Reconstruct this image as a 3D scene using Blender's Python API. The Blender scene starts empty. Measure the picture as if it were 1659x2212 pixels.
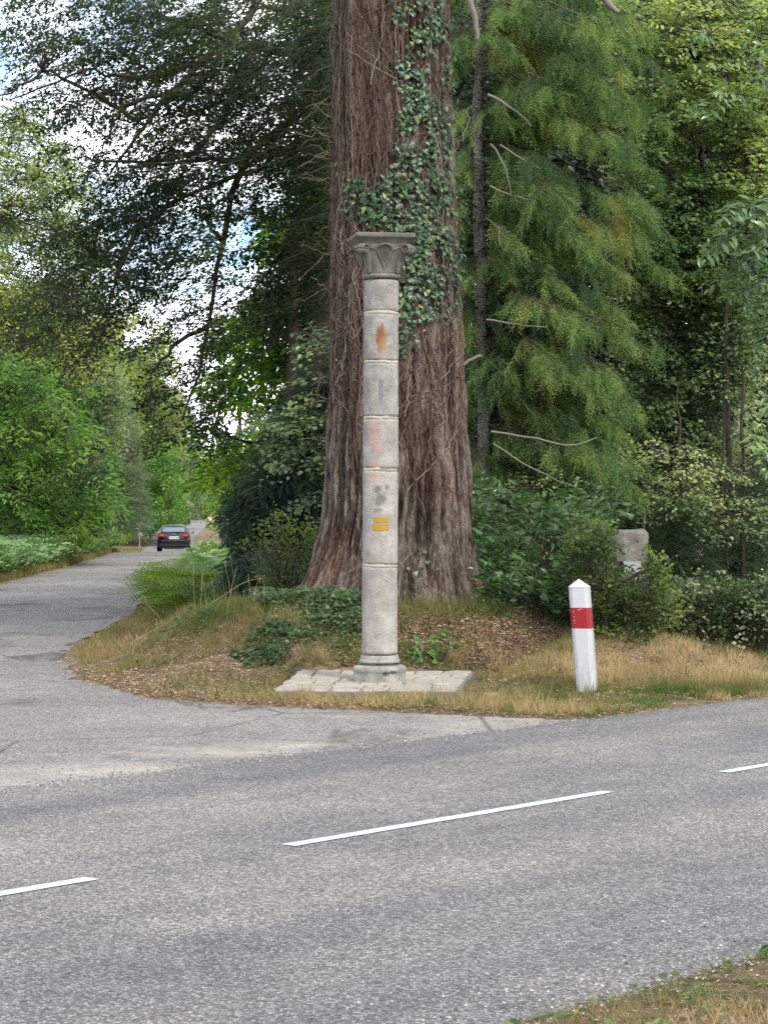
import bpy, math, random
import numpy as np
from mathutils import Vector, Matrix
R = math.radians
rng = np.random.default_rng(7)
random.seed(7)
sc = bpy.context.scene
COL = sc.collection

# ------------------------------------------------------------------ camera, sky, sun, exposure
CAMZ, FPX, CX, HY = 1.7, 4920.0, 829.5, 1120.0     # measured on a 1659x2212 view of the photograph
cam = bpy.data.cameras.new('camera'); camo = bpy.data.objects.new('camera', cam); COL.objects.link(camo)
camo.location = (0, 0, CAMZ); camo.rotation_euler = (R(90), 0, 0)
cam.sensor_fit = 'HORIZONTAL'; cam.sensor_width = 36; cam.lens = FPX / 1659 * 36
cam.shift_y = (HY - 1106) / 1659; cam.clip_start = 0.1; cam.clip_end = 6000
sc.camera = camo

SUN_EL, SUN_AZ = 44, 150      # azimuth clockwise from +Y
w = bpy.data.worlds.new('World'); sc.world = w; w.use_nodes = True
nt = w.node_tree; nt.nodes.clear()
def N(t, k, **kw):
    n = t.nodes.new(k)
    for a, b in kw.items(): setattr(n, a, b)
    return n
out = N(nt, 'ShaderNodeOutputWorld')
sky = N(nt, 'ShaderNodeTexSky', sky_type='NISHITA', sun_disc=False)
sky.sun_elevation = R(SUN_EL); sky.sun_rotation = R(SUN_AZ)
bg1 = N(nt, 'ShaderNodeBackground'); bg1.inputs[1].default_value = 0.085
tint = N(nt, 'ShaderNodeMix', data_type='RGBA', blend_type='MULTIPLY'); tint.inputs[0].default_value = 1; tint.inputs[7].default_value = (.80, .93, 1.04, 1)
nt.links.new(sky.outputs[0], tint.inputs[6]); nt.links.new(tint.outputs[2], bg1.inputs[0])
bg2 = N(nt, 'ShaderNodeBackground'); bg2.inputs[0].default_value = (0.97, 0.985, 1.0, 1); bg2.inputs[1].default_value = 1.2
tc = N(nt, 'ShaderNodeTexCoord'); no = N(nt, 'ShaderNodeTexNoise')
no.inputs['Scale'].default_value = 7.0; no.inputs['Detail'].default_value = 5; no.inputs['Roughness'].default_value = .55
mp = N(nt, 'ShaderNodeMapping'); mp.inputs['Scale'].default_value = (1, 1, 1.6); mp.inputs['Location'].default_value = (0.62, 0.2, 0.33)
nt.links.new(tc.outputs['Generated'], mp.inputs[0]); nt.links.new(mp.outputs[0], no.inputs['Vector'])
rp = N(nt, 'ShaderNodeValToRGB'); rp.color_ramp.elements[0].position = .42; rp.color_ramp.elements[1].position = .60
nt.links.new(no.outputs['Fac'], rp.inputs[0])
mx = N(nt, 'ShaderNodeMixShader'); nt.links.new(rp.outputs[0], mx.inputs[0])
nt.links.new(bg1.outputs[0], mx.inputs[1]); nt.links.new(bg2.outputs[0], mx.inputs[2]); nt.links.new(mx.outputs[0], out.inputs[0])

sun = bpy.data.lights.new('sun', 'SUN'); sun.energy = 1.5; sun.angle = R(11); sun.color = (1, .95, .87)
suno = bpy.data.objects.new('sun', sun); COL.objects.link(suno)
sd = Vector((math.sin(R(SUN_AZ)) * math.cos(R(SUN_EL)), math.cos(R(SUN_AZ)) * math.cos(R(SUN_EL)), math.sin(R(SUN_EL))))
suno.rotation_euler = sd.to_track_quat('Z', 'Y').to_euler()
vs = sc.view_settings; vs.view_transform = 'Standard'; vs.look = 'None'; vs.gamma = 1; vs.exposure = 1.36; vs.use_curve_mapping = False
cy = sc.cycles; cy.max_bounces = 6; cy.diffuse_bounces = 3; cy.glossy_bounces = 2; cy.transmission_bounces = 3
cy.transparent_max_bounces = 4; cy.caustics_reflective = False; cy.caustics_refractive = False; cy.use_denoising = False; cy.denoiser = 'OPENIMAGEDENOISE'; cy.denoising_input_passes = 'RGB_ALBEDO_NORMAL'; cy.denoising_prefilter = 'ACCURATE'

# ------------------------------------------------------------------ helpers
def PX(x, y, Y):                       # point of the photograph at depth Y, in metres
    return np.array([(x - CX) / FPX * Y, Y, CAMZ - (y - HY) / FPX * Y])
def sm(t): t = np.clip(t, 0, 1); return t * t * (3 - 2 * t)
def unit(v):
    return v / np.maximum(np.linalg.norm(v, axis=-1, keepdims=True), 1e-9)
def _h(i, j, k, s):
    n = (i * 374761393 + j * 668265263 + k * 2147483647 + s * 1274126177) & 0xFFFFFFFF
    n = ((n ^ (n >> 13)) * 1274126177) & 0xFFFFFFFF
    n = ((n ^ (n >> 16)) * 2246822519) & 0xFFFFFFFF
    return ((n ^ (n >> 15)) & 0xFFFFFF) / float(0xFFFFFF)
def vnoise(x, y, z=0.0, s=0):
    x, y, z = np.broadcast_arrays(np.asarray(x, float), np.asarray(y, float), np.asarray(z, float))
    i, j, k = np.floor(x).astype(np.int64), np.floor(y).astype(np.int64), np.floor(z).astype(np.int64)
    f, g, h = x - i, y - j, z - k
    f, g, h = f*f*(3-2*f), g*g*(3-2*g), h*h*(3-2*h)
    r = 0
    for a in (0, 1):
        for b in (0, 1):
            for c in (0, 1):
                r = r + _h(i+a, j+b, k+c, s) * (f if a else 1-f) * (g if b else 1-g) * (h if c else 1-h)
    return r
def fbm(x, y, z=0.0, s=0, o=4):
    r, a, t = 0, 1.0, 0
    for q in range(o):
        r = r + a * vnoise(np.asarray(x)*2**q, np.asarray(y)*2**q, np.asarray(z)*2**q, s+q); t += a; a *= .5
    return r / t

def tag(o, label=None, cat=None, group=None, kind=None):
    if label: o['label'] = label
    if cat: o['category'] = cat
    if group: o['group'] = group
    if kind: o['kind'] = kind
    return o
def empty(name, loc, label, cat, group=None, rz=0):
    o = bpy.data.objects.new(name, None); COL.objects.link(o); o.location = loc; o.rotation_euler = (0, 0, rz)
    return tag(o, label, cat, group)
def link(name, me, mat=None, parent=None, world=True):
    o = bpy.data.objects.new(name, me); COL.objects.link(o)
    if mat and not me.materials: me.materials.append(mat)
    if parent:
        o.parent = parent
        if world:
            bl = Matrix.LocRotScale(parent.location, parent.rotation_euler, None)
            o.matrix_parent_inverse = bl.inverted()
    return o
class Acc:                              # collects triangles, builds ONE mesh
    def __init__(s): s.v = []; s.f = []; s.a = []; s.n = 0
    def add(s, v, f, a=None):
        v = np.asarray(v, np.float32).reshape(-1, 3); f = np.asarray(f, np.int64).reshape(-1, 3)
        s.v.append(v); s.f.append(f + s.n); s.n += len(v)
        s.a.append(np.zeros(len(v), np.float32) if a is None else np.broadcast_to(np.asarray(a, np.float32), (len(v),)))
        return s
    def mesh(s, name, smooth=False):
        me = bpy.data.meshes.new(name)
        v = np.concatenate(s.v); f = np.concatenate(s.f).astype(np.int32); a = np.concatenate(s.a)
        me.vertices.add(len(v)); me.vertices.foreach_set('co', v.ravel())
        me.loops.add(f.size); me.loops.foreach_set('vertex_index', f.ravel())
        me.polygons.add(len(f)); me.polygons.foreach_set('loop_start', np.arange(0, f.size, 3, dtype=np.int32))
        me.polygons.foreach_set('use_smooth', np.full(len(f), smooth))
        at = me.attributes.new('var', 'FLOAT', 'POINT'); at.data.foreach_set('value', a.astype(np.float32))
        me.update(calc_edges=True)
        return me
    def obj(s, name, mat, parent=None, smooth=False): return link(name, s.mesh(name, smooth), mat, parent)
def tubes(acc, pts, rad, sides=5, var=None):
    pts = np.asarray(pts, float); rad = np.asarray(rad, float)
    if pts.ndim == 2: pts = pts[None]; rad = rad[None]
    Nn, K, _ = pts.shape
    if Nn == 0: return
    rad = np.broadcast_to(rad, (Nn, K))
    T = unit(np.gradient(pts, axis=1))
    ref = np.where(np.abs(T[:, :1, 2:3]) > .8, np.array([1., .1, 0]), np.array([.05, .05, 1.]))
    A = unit(np.cross(T, np.broadcast_to(ref, T.shape))); B = np.cross(T, A)
    th = np.arange(sides) / sides * 2 * np.pi
    v = pts[:, :, None] + rad[:, :, None, None] * (A[:, :, None] * np.cos(th)[None, None, :, None] + B[:, :, None] * np.sin(th)[None, None, :, None])
    idx = np.arange(Nn * K * sides).reshape(Nn, K, sides)
    a, b = idx[:, :-1], idx[:, 1:]
    a2, b2 = np.roll(a, -1, 2), np.roll(b, -1, 2)
    f = np.concatenate([np.stack([a, a2, b2], -1).reshape(-1, 3), np.stack([a, b2, b], -1).reshape(-1, 3)])
    va = None if var is None else np.repeat(np.broadcast_to(var, (Nn,)), K * sides)
    acc.add(v, f, va)
def polyline(p0, p1, K=6, sag=0., wob=0., seed=None):      # (N,3),(N,3) -> (N,K,3)
    p0 = np.atleast_2d(p0); p1 = np.atleast_2d(p1); t = np.linspace(0, 1, K)[None, :, None]
    L = np.linalg.norm(p1 - p0, axis=1)[:, None, None]
    p = p0[:, None] * (1 - t) + p1[:, None] * t
    p[:, :, 2] += (sag * L * 4 * t * (1 - t))[:, :, 0]
    nz = rng.normal(0, 1, p.shape) * wob * L; nz[:, 0] = 0; nz[:, -1] = 0
    return p + nz
def scatter(acc, tmpl, pos, d, up, scale, wid=1.0, var=0.0):
    tv, tf = tmpl; tv = np.asarray(tv, float); tf = np.asarray(tf)
    n = len(pos); d = unit(d); x = unit(np.cross(d, up)); z = np.cross(x, d)
    s = np.broadcast_to(scale, (n,))[:, None, None]; wd = np.broadcast_to(wid, (n,))[:, None, None]
    v = pos[:, None] + s * (x[:, None] * tv[None, :, 0:1] * wd + d[:, None] * tv[None, :, 1:2] + z[:, None] * tv[None, :, 2:3])
    f = tf[None] + (np.arange(n) * len(tv))[:, None, None]
    acc.add(v, f, np.repeat(np.broadcast_to(var, (n,)), len(tv)))

# leaf shapes: x across, y along, z up
def blade(halfs, curl=.12, fold=.25, n_mid=True):
    k = len(halfs); v = []; f = []
    for i, h in enumerate(halfs):
        y = i / (k - 1); zz = -curl * y * y
        v += [(0, y, zz), (h, y - .0, zz + fold * h), (-h, y, zz + fold * h)]
    for i in range(k - 1):
        a, b = 3*i, 3*i+3
        for q in (1, 2):
            f += [(a, a+q, b+q), (a, b+q, b)] if q == 1 else [(a, b+q, a+q), (a, b, b+q)]
    return np.array(v), np.array(f)
RHOMB = (np.array([(0,0,0),(.3,.42,.07),(0,1,-.05),(-.3,.42,.07)]), np.array([(0,1,2),(0,2,3)]))
OVAL = (np.array([(0,0,0),(.24,.22,.05),(.3,.55,.04),(0,1,-.1),(-.3,.55,.04),(-.24,.22,.05),(0,.45,-.03)]),
        np.array([(0,1,6),(1,2,6),(2,3,6),(3,4,6),(4,5,6),(5,0,6)]))
OVALB = OVAL
OVAL = (np.array([(0,0,0),(.27,.25,.06),(.28,.6,.03),(0,1,-.1),(-.28,.6,.03),(-.27,.25,.06)]), np.array([(0,1,2),(0,2,3),(0,3,4),(0,4,5)]))
LANCEF = (np.array([(0,0,0),(.15,.28,.06),(.14,.66,0),(0,1,-.22),(-.14,.66,0),(-.15,.28,.06)]), OVAL[1])
LANCE = blade([.02,.13,.17,.15,.09,.0], .25, .3)
HEART = (np.array([(0,0,0),(.3,-.18,.02),(.52,.1,.0),(.42,.45,-.02),(0,1,-.06),(-.42,.45,-.02),(-.52,.1,0),(-.3,-.18,.02),(0,.4,.05)]),
         np.array([(0,1,8),(1,2,8),(2,3,8),(3,4,8),(4,5,8),(5,6,8),(6,7,8),(7,0,8)]))
def needle_twig(n=16, nl=.22, droop=.25, seed=1):
    r = np.random.default_rng(seed); v = []; f = []
    for i in range(n):
        y = (i + .5) / n; s = 1 if i % 2 else -1; b = len(v)
        l = nl * (1.0 - .5 * y) * r.uniform(.8, 1.2); zz = -droop * y * y; tz = r.uniform(-.6, .5)
        v += [(0, y - .025, zz), (0, y + .025, zz), (s * l * .8, y + l * .75, zz + tz * l - .08 * l)]
        f.append((b, b+1, b+2))
    b = len(v); v += [(.012, 0, 0), (-.012, 0, 0), (0, 1.08, -droop*1.1)]; f.append((b, b+1, b+2))
    b = len(v); v += [(0, 0, .012), (0, 0, -.012), (0, 1.08, -droop*1.1)]; f.append((b, b+1, b+2))
    return np.array(v), np.array(f)
NEEDLE = needle_twig(9, .3, .3)
FIRT = needle_twig(12, .26, .12, 5)
def fan(n=5, seed=3):                    # flat fan of cypress foliage with drooping fingers
    r = np.random.default_rng(seed); v = []; f = []
    for i in range(n):
        y = (i + .3) / n
        for s in (-1, 1):
            b = len(v); l = .42 * math.sin(math.pi * min(1, .25 + .75 * (1 - y))) + .08; zz = -.3 * y * y
            v += [(0, y - .07, zz), (0, y + .09, zz), (s * l * .7, y + l * .8, zz - .35 * l)]; f.append((b, b+1, b+2))
    b = len(v); v += [(.03, .7, -.15), (-.03, .7, -.15), (0, 1.1, -.36)]; f.append((b, b+1, b+2))
    return np.array(v), np.array(f)
FAN = fan()
def frond(npn=15, sub=7, seed=2):        # bracken frond, unit length, arching
    r = np.random.default_rng(seed); v = []; f = []
    def arch(t): return np.array([0, t * (1 - .12 * t), .55 * t * (1 - t) * 1.6 - .25 * t ** 3])
    for i in range(npn):
        t = .22 + .78 * (i + .5) / npn; p = arch(t); l = .36 * (1 - (t - .22) / .8) ** .8 + .02
        for s in (-1, 1):
            dd = unit(np.array([s * .93, .38, -.18 + r.uniform(-.08, .08)]))
            nn = np.array([-.38 * s, .93, 0]); m = max(1 if sub == 1 else 2, int(sub * l / .3))
            for j in range(m):
                q = p + dd * l * (j + .3) / m; ll = .3 * l * (1 - j / m) * .55 + .006; wv = l / m * .5
                for s2 in (-1, 1):
                    b = len(v); v += [q - dd * wv * .55, q + dd * wv * .55, q + nn * s2 * ll + dd * ll * .3]
                    f.append((b, b+1, b+2))
    ts = np.linspace(0, 1, 7)
    for i in range(6):
        a, c = arch(ts[i]), arch(ts[i+1]); ww = .006 * (1 - ts[i]) + .001; b = len(v)
        v += [a + (ww, 0, 0), a - (ww, 0, 0), c]; f.append((b, b+1, b+2))
    return np.array(v), np.array(f)
FROND = frond(); FRONDL = frond(8, 1, 4)

# ------------------------------------------------------------------ materials
def newmat(name):
    m = bpy.data.materials.new(name); m.use_nodes = True; t = m.node_tree; t.nodes.clear()
    o = N(t, 'ShaderNodeOutputMaterial'); return m, t, o
def ramp(t, fac, stops, mode='LINEAR'):
    r = N(t, 'ShaderNodeValToRGB'); r.color_ramp.interpolation = mode; e = r.color_ramp.elements
    while len(e) < len(stops): e.new(.5)
    for q, (p, c) in zip(e, stops): q.position = p; q.color = (*c, 1) if len(c) == 3 else c
    if fac is not None: t.links.new(fac, r.inputs[0])
    return r.outputs[0]
def noise(t, scale, detail=4, rough=.55, vec=None, dist=0, map_scale=None, coord='Object', dim=None):
    n = N(t, 'ShaderNodeTexNoise'); n.inputs['Scale'].default_value = scale; n.inputs['Detail'].default_value = detail
    n.inputs['Roughness'].default_value = rough; n.inputs['Distortion'].default_value = dist
    if vec is None:
        c = N(t, 'ShaderNodeTexCoord'); vec = c.outputs[coord]
    if map_scale:
        m = N(t, 'ShaderNodeMapping'); m.inputs['Scale'].default_value = map_scale; t.links.new(vec, m.inputs[0]); vec = m.outputs[0]
    t.links.new(vec, n.inputs['Vector']); return n.outputs['Fac']
def math_(t, op, a, b=None, c=None, clamp=False):
    n = N(t, 'ShaderNodeMath', operation=op, use_clamp=clamp)
    for i, q in enumerate((a, b, c)):
        if q is None: continue
        if isinstance(q, (int, float)): n.inputs[i].default_value = q
        else: t.links.new(q, n.inputs[i])
    return n.outputs[0]
def mix(t, fac, a, b, blend='MIX'):
    n = N(t, 'ShaderNodeMix', data_type='RGBA', blend_type=blend)
    for i, q in ((0, fac), (6, a), (7, b)):
        if isinstance(q, (int, float)): n.inputs[i].default_value = q
        elif isinstance(q, tuple): n.inputs[i].default_value = (*q, 1)
        else: t.links.new(q, n.inputs[i])
    return n.outputs[2]
def bump(t, h, dist, strength=1.0):
    b = N(t, 'ShaderNodeBump'); b.inputs['Distance'].default_value = dist; b.inputs['Strength'].default_value = strength
    t.links.new(h, b.inputs['Height']); return b.outputs[0]
def principled(t, o, color, rough=.6, spec=.3, normal=None, metal=0):
    p = N(t, 'ShaderNodeBsdfPrincipled')
    for k, q in (('Base Color', color), ('Roughness', rough)):
        if isinstance(q, tuple): p.inputs[k].default_value = (*q, 1)
        elif isinstance(q, (int, float)): p.inputs[k].default_value = q
        else: t.links.new(q, p.inputs[k])
    p.inputs['Specular IOR Level'].default_value = spec; p.inputs['Metallic'].default_value = metal
    if normal is not None: t.links.new(normal, p.inputs['Normal'])
    if o: t.links.new(p.outputs[0], o.inputs[0])
    return p
def simple(name, color, rough=.5, spec=.4, metal=0, var=.12, scale=20):
    m, t, o = newmat(name)
    n = noise(t, scale, 4); c = mix(t, math_(t, 'MULTIPLY', n, var * 2), color, tuple(q * .55 for q in color))
    principled(t, o, c, rough, spec, metal=metal); return m
def leafmat(name, stops, trans=.45, tcol=(1.6, 1.9, .7), rough=.45, spec=.35):
    m, t, o = newmat(name)
    a = N(t, 'ShaderNodeAttribute', attribute_name='var'); oi = N(t, 'ShaderNodeObjectInfo')
    f = math_(t, 'ADD', a.outputs['Fac'], math_(t, 'MULTIPLY', math_(t, 'SUBTRACT', oi.outputs['Random'], .5), .12), clamp=True)
    c = ramp(t, f, stops); p = principled(t, None, c, rough, spec)
    tr = N(t, 'ShaderNodeBsdfTranslucent'); t.links.new(mix(t, 1.0, c, tcol, 'MULTIPLY'), tr.inputs[0])
    ms = N(t, 'ShaderNodeMixShader'); ms.inputs[0].default_value = trans
    t.links.new(p.outputs[0], ms.inputs[1]); t.links.new(tr.outputs[0], ms.inputs[2]); t.links.new(ms.outputs[0], o.inputs[0])
    return m
M = {}
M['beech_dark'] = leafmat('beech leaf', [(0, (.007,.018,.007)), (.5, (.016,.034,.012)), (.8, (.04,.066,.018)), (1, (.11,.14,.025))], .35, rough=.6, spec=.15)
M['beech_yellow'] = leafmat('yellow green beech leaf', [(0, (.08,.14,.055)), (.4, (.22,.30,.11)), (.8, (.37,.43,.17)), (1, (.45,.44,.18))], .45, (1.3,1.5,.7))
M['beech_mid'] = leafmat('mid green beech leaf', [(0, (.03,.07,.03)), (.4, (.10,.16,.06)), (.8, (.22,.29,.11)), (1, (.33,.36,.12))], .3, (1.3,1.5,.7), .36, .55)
M['chestnut_bright'] = leafmat('bright chestnut leaf', [(0, (.02,.075,.015)), (.45, (.085,.175,.035)), (1, (.22,.32,.08))], .5)
M['chestnut_mid'] = leafmat('chestnut leaf', [(0, (.02,.06,.015)), (.4, (.08,.17,.028)), (1, (.27,.37,.05))], .6)
M['chestnut_dark'] = leafmat('dark chestnut leaf', [(0, (.03,.075,.03)), (.5, (.085,.155,.06)), (1, (.2,.29,.10))], .3, (1.3,1.6,.6), .3, .6)
M['far_yellow'] = leafmat('distant yellow green leaf', [(0, (.08,.14,.035)), (.5, (.24,.31,.075)), (1, (.42,.44,.14))], .4, (1.3,1.4,.7))
M['far_green'] = leafmat('distant green leaf', [(0, (.07,.12,.045)), (.5, (.16,.225,.08)), (1, (.28,.34,.11))], .4, (1.3,1.5,.7))
M['far_fir'] = leafmat('distant fir needle', [(0, (.03,.055,.03)), (.5, (.085,.125,.055)), (1, (.17,.21,.08))], .25, (1.2,1.4,.7))
M['spruce'] = leafmat('spruce needle', [(0, (.035,.085,.03)), (.4, (.12,.20,.06)), (.8, (.25,.33,.09)), (1, (.30,.22,.07))], .4, (1.3,1.6,.6), .6)
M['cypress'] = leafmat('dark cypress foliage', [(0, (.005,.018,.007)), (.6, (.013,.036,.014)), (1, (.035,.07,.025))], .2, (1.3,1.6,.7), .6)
M['fir_dark'] = leafmat('dark fir needle', [(0, (.03,.06,.025)), (.6, (.065,.115,.045)), (1, (.12,.17,.06))], .2, (1.3,1.5,.6), .6)
M['laurel'] = leafmat('laurel leaf', [(0, (.035,.075,.03)), (.5, (.06,.12,.04)), (.85, (.10,.17,.06)), (1, (.17,.25,.06))], .35, (1.5,1.9,.6), .32, .6)
M['ivy'] = leafmat('ivy leaf', [(0, (.010,.030,.010)), (.4, (.026,.068,.022)), (.8, (.065,.13,.045)), (.975, (.15,.21,.06)), (1, (.4,.36,.05))], .2, (1.4,1.7,.6), .38, .55)
M['hawthorn'] = leafmat('shrub leaf', [(0, (.035,.06,.02)), (.5, (.08,.115,.035)), (1, (.2,.23,.06))], .4)
M['bramble'] = leafmat('bramble leaf', [(0, (.025,.05,.02)), (.5, (.055,.095,.035)), (.9, (.15,.19,.08)), (1, (.33,.34,.22))], .3, (1.3,1.5,.7), .5, .3)
M['bracken'] = leafmat('bracken frond', [(0, (.06,.12,.02)), (.5, (.15,.23,.035)), (.9, (.28,.36,.07)), (1, (.3,.22,.06))], .4, (1.3,1.5,.6))
M['bracken_pale'] = leafmat('pale bracken frond', [(0, (.06,.13,.035)), (.5, (.13,.22,.07)), (.85, (.25,.34,.15)), (1, (.32,.27,.09))], .3, (1.2,1.4,.7))
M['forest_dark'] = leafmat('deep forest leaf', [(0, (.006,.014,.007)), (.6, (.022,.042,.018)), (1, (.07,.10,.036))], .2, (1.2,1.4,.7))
M['grass'] = leafmat('verge grass', [(0, (.055,.10,.02)), (.38, (.105,.14,.035)), (.58, (.19,.16,.065)), (.8, (.31,.215,.10)), (1, (.46,.34,.18))], .3, (1.1,1.1,.8), .7, .15)
M['litter'] = leafmat('fallen leaves and needles', [(0, (.08,.045,.028)), (.4, (.24,.155,.09)), (.75, (.40,.29,.185)), (1, (.54,.43,.31))], .1, (1,1,1), .8, .1)
M['straw'] = simple('dry stalk', (.42,.33,.17), .7, .2)
M['twig'] = simple('dark twig', (.05,.04,.032), .8, .2)
M['twig_pale'] = simple('pale dead branch', (.22,.20,.17), .8, .2, var=.4, scale=30)
M['bark_dark'] = simple('dark bark', (.07,.058,.045), .9, .1, var=.4, scale=15)

def bark_birch():
    m, t, o = newmat('speckled pale bark')
    n = noise(t, 26, 5, .7, map_scale=(1, 1, 3.2)); c = ramp(t, n, [(.40, (.05,.04,.032)), (.49, (.25,.23,.205)), (.6, (.46,.44,.41))])
    principled(t, o, c, .85, .2, bump(t, n, .01)); return m
M['bark_pale'] = bark_birch()

def mat_sequoia():
    m, t, o = newmat('fibrous redwood bark')
    a = N(t, 'ShaderNodeAttribute', attribute_name='var').outputs['Fac']
    n1 = noise(t, 9, 6, .65, map_scale=(1, 1, .12)); n2 = noise(t, 1.3, 4, .6); n3 = noise(t, 60, 4, .7, map_scale=(1, 1, .3))
    n4 = noise(t, 30, 6, .75, map_scale=(1, 1, .28))
    f = math_(t, 'ADD', math_(t, 'MULTIPLY', a, .6), math_(t, 'ADD', math_(t, 'MULTIPLY', math_(t, 'SUBTRACT', n1, .5), 1.2), math_(t, 'MULTIPLY', math_(t, 'SUBTRACT', n4, .5), 1.5)))
    grey = ramp(t, f, [(.0, (.018,.011,.009)), (.26, (.075,.053,.041)), (.44, (.165,.128,.103)), (.66, (.29,.245,.21)), (.95, (.43,.39,.35))])
    red = ramp(t, f, [(.0, (.025,.012,.008)), (.3, (.095,.05,.034)), (.55, (.19,.12,.085)), (.85, (.32,.24,.19))])
    c = mix(t, ramp(t, n2, [(.5, (0,0,0)), (.66, (1,1,1))]), grey, red)
    # lower left flank redder and browner, foot greyer
    g = N(t, 'ShaderNodeNewGeometry'); sx = N(t, 'ShaderNodeSeparateXYZ'); t.links.new(g.outputs['Position'], sx.inputs[0])
    moss = math_(t, 'MULTIPLY', ramp(t, noise(t, 3, 4), [(.5, (0,0,0)), (.62, (1,1,1))]), math_(t, 'MULTIPLY_ADD', sx.outputs[2], -.35, .75, clamp=True))
    c = mix(t, math_(t, 'MULTIPLY', moss, .35), c, (.10, .11, .045))
    h = math_(t, 'ADD', math_(t, 'ADD', n1, n4), math_(t, 'MULTIPLY', n3, .5))
    principled(t, o, c, .9, .12, bump(t, h, .06)); return m
M['sequoia'] = mat_sequoia()

def mat_asphalt(name, base, worn=False):
    m, t, o = newmat(name)
    c = N(t, 'ShaderNodeTexCoord').outputs['Object']
    vo = N(t, 'ShaderNodeTexVoronoi'); vo.inputs['Scale'].default_value = 80; vo.inputs['Randomness'].default_value = 1; t.links.new(c, vo.inputs['Vector'])
    sep = N(t, 'ShaderNodeSeparateColor'); t.links.new(vo.outputs['Color'], sep.inputs[0])
    b1, b2, b3 = tuple(q * .5 for q in base), base, tuple(min(.85, q * 2.0) for q in base)
    agg = ramp(t, sep.outputs[0], [(0, b1), (.35, tuple(q * .8 for q in base)), (.6, b2), (.82, tuple(q * 1.35 for q in base)), (1, b3)])
    gaps = ramp(t, vo.outputs['Distance'], [(.3, (1,1,1)), (.62, (.25,.25,.25))]); col = mix(t, .6, agg, mix(t, 1, agg, gaps, 'MULTIPLY'))
    n_big = noise(t, .35, 4, .6, vec=c); n_mid = noise(t, 2.6, 6, .7, vec=c)
    col = mix(t, 1, col, ramp(t, n_big, [(.3, (.76,.76,.77)), (.7, (1.16,1.14,1.11))]), 'MULTIPLY')
    col = mix(t, 1, col, ramp(t, n_mid, [(.3, (.86,.86,.87)), (.7, (1.1,1.1,1.1))]), 'MULTIPLY')
    if not worn:
        mp = N(t, 'ShaderNodeMapping'); mp.inputs['Rotation'].default_value = (0, 0, -math.atan2(.786, .618)); t.links.new(c, mp.inputs[0])
        tr = noise(t, .9, 3, .5, vec=mp.outputs[0], map_scale=(.06, 1, 1))
        col = mix(t, 1, col, ramp(t, tr, [(.36, (.74,.75,.78)), (.5, (.98,.98,.98)), (.62, (1.15,1.13,1.1))]), 'MULTIPLY')
    else:
        mp = N(t, 'ShaderNodeMapping'); mp.inputs['Scale'].default_value = (.8, .3, 1); t.links.new(c, mp.inputs[0])
        st = noise(t, 1.1, 7, .72, vec=mp.outputs[0], dist=.6)
        col = mix(t, ramp(t, st, [(.35, (.85,.85,.85)), (.44, (0,0,0))]), col, (.06,.057,.056))
        sand = noise(t, .8, 5, .7, vec=c, dist=.4)
        sx = N(t, 'ShaderNodeSeparateXYZ'); t.links.new(c, sx.inputs[0])
        off = math_(t, 'ADD', math_(t, 'MULTIPLY', math_(t, 'ADD', sx.outputs[0], .496), -.7766), math_(t, 'MULTIPLY', math_(t, 'ADD', sx.outputs[1], -11.73), .63))
        strip = ramp(t, math_(t, 'ABSOLUTE', math_(t, 'SUBTRACT', off, 3.45)), [(.1, (1,1,1)), (.75, (0,0,0))])
        col = mix(t, math_(t, 'MULTIPLY', strip, ramp(t, sand, [(.42, (0,0,0)), (.66, (.5,.5,.5))])), col, (.46,.41,.33))
        col = mix(t, ramp(t, sand, [(.58, (0,0,0)), (.75, (.4,.4,.4))]), col, (.40,.37,.32))
        cr = N(t, 'ShaderNodeTexVoronoi', feature='DISTANCE_TO_EDGE'); cr.inputs['Scale'].default_value = .45
        wv = mix(t, .12, c, N(t, 'ShaderNodeTexNoise').outputs['Color']); t.links.new(wv, cr.inputs['Vector'])
        ck = math_(t, 'MULTIPLY', ramp(t, cr.outputs['Distance'], [(.0, (.8,.8,.8)), (.011, (0,0,0))]), ramp(t, n_mid, [(.38, (0,0,0)), (.5, (1,1,1))]))
        col = mix(t, ck, col, (.03,.03,.03))
    principled(t, o, col, .82, .25, bump(t, vo.outputs['Distance'], -.006, .9)); return m
M['asphalt'] = mat_asphalt('road asphalt', (.225, .214, .203))
M['asphalt_old'] = mat_asphalt('worn forest road asphalt', (.255, .24, .222), True)

def mat_ground():
    m, t, o = newmat('verge soil and litter')
    n1 = noise(t, .7, 5, .65); n2 = noise(t, 40, 5, .75); n3 = noise(t, 6, 5, .7)
    c = ramp(t, n3, [(.3, (.08,.057,.036)), (.45, (.17,.12,.075)), (.6, (.28,.205,.135)), (.75, (.38,.29,.20))])
    c = mix(t, ramp(t, n1, [(.45, (0,0,0)), (.65, (.6,.6,.6))]), c, (.085,.085,.04))
    c = mix(t, 1, c, ramp(t, n2, [(.3, (.6,.6,.6)), (.7, (1.35,1.3,1.25))]), 'MULTIPLY')
    principled(t, o, c, .95, .1, bump(t, math_(t, 'ADD', n2, n3), .03)); return m
M['ground'] = mat_ground()

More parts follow.
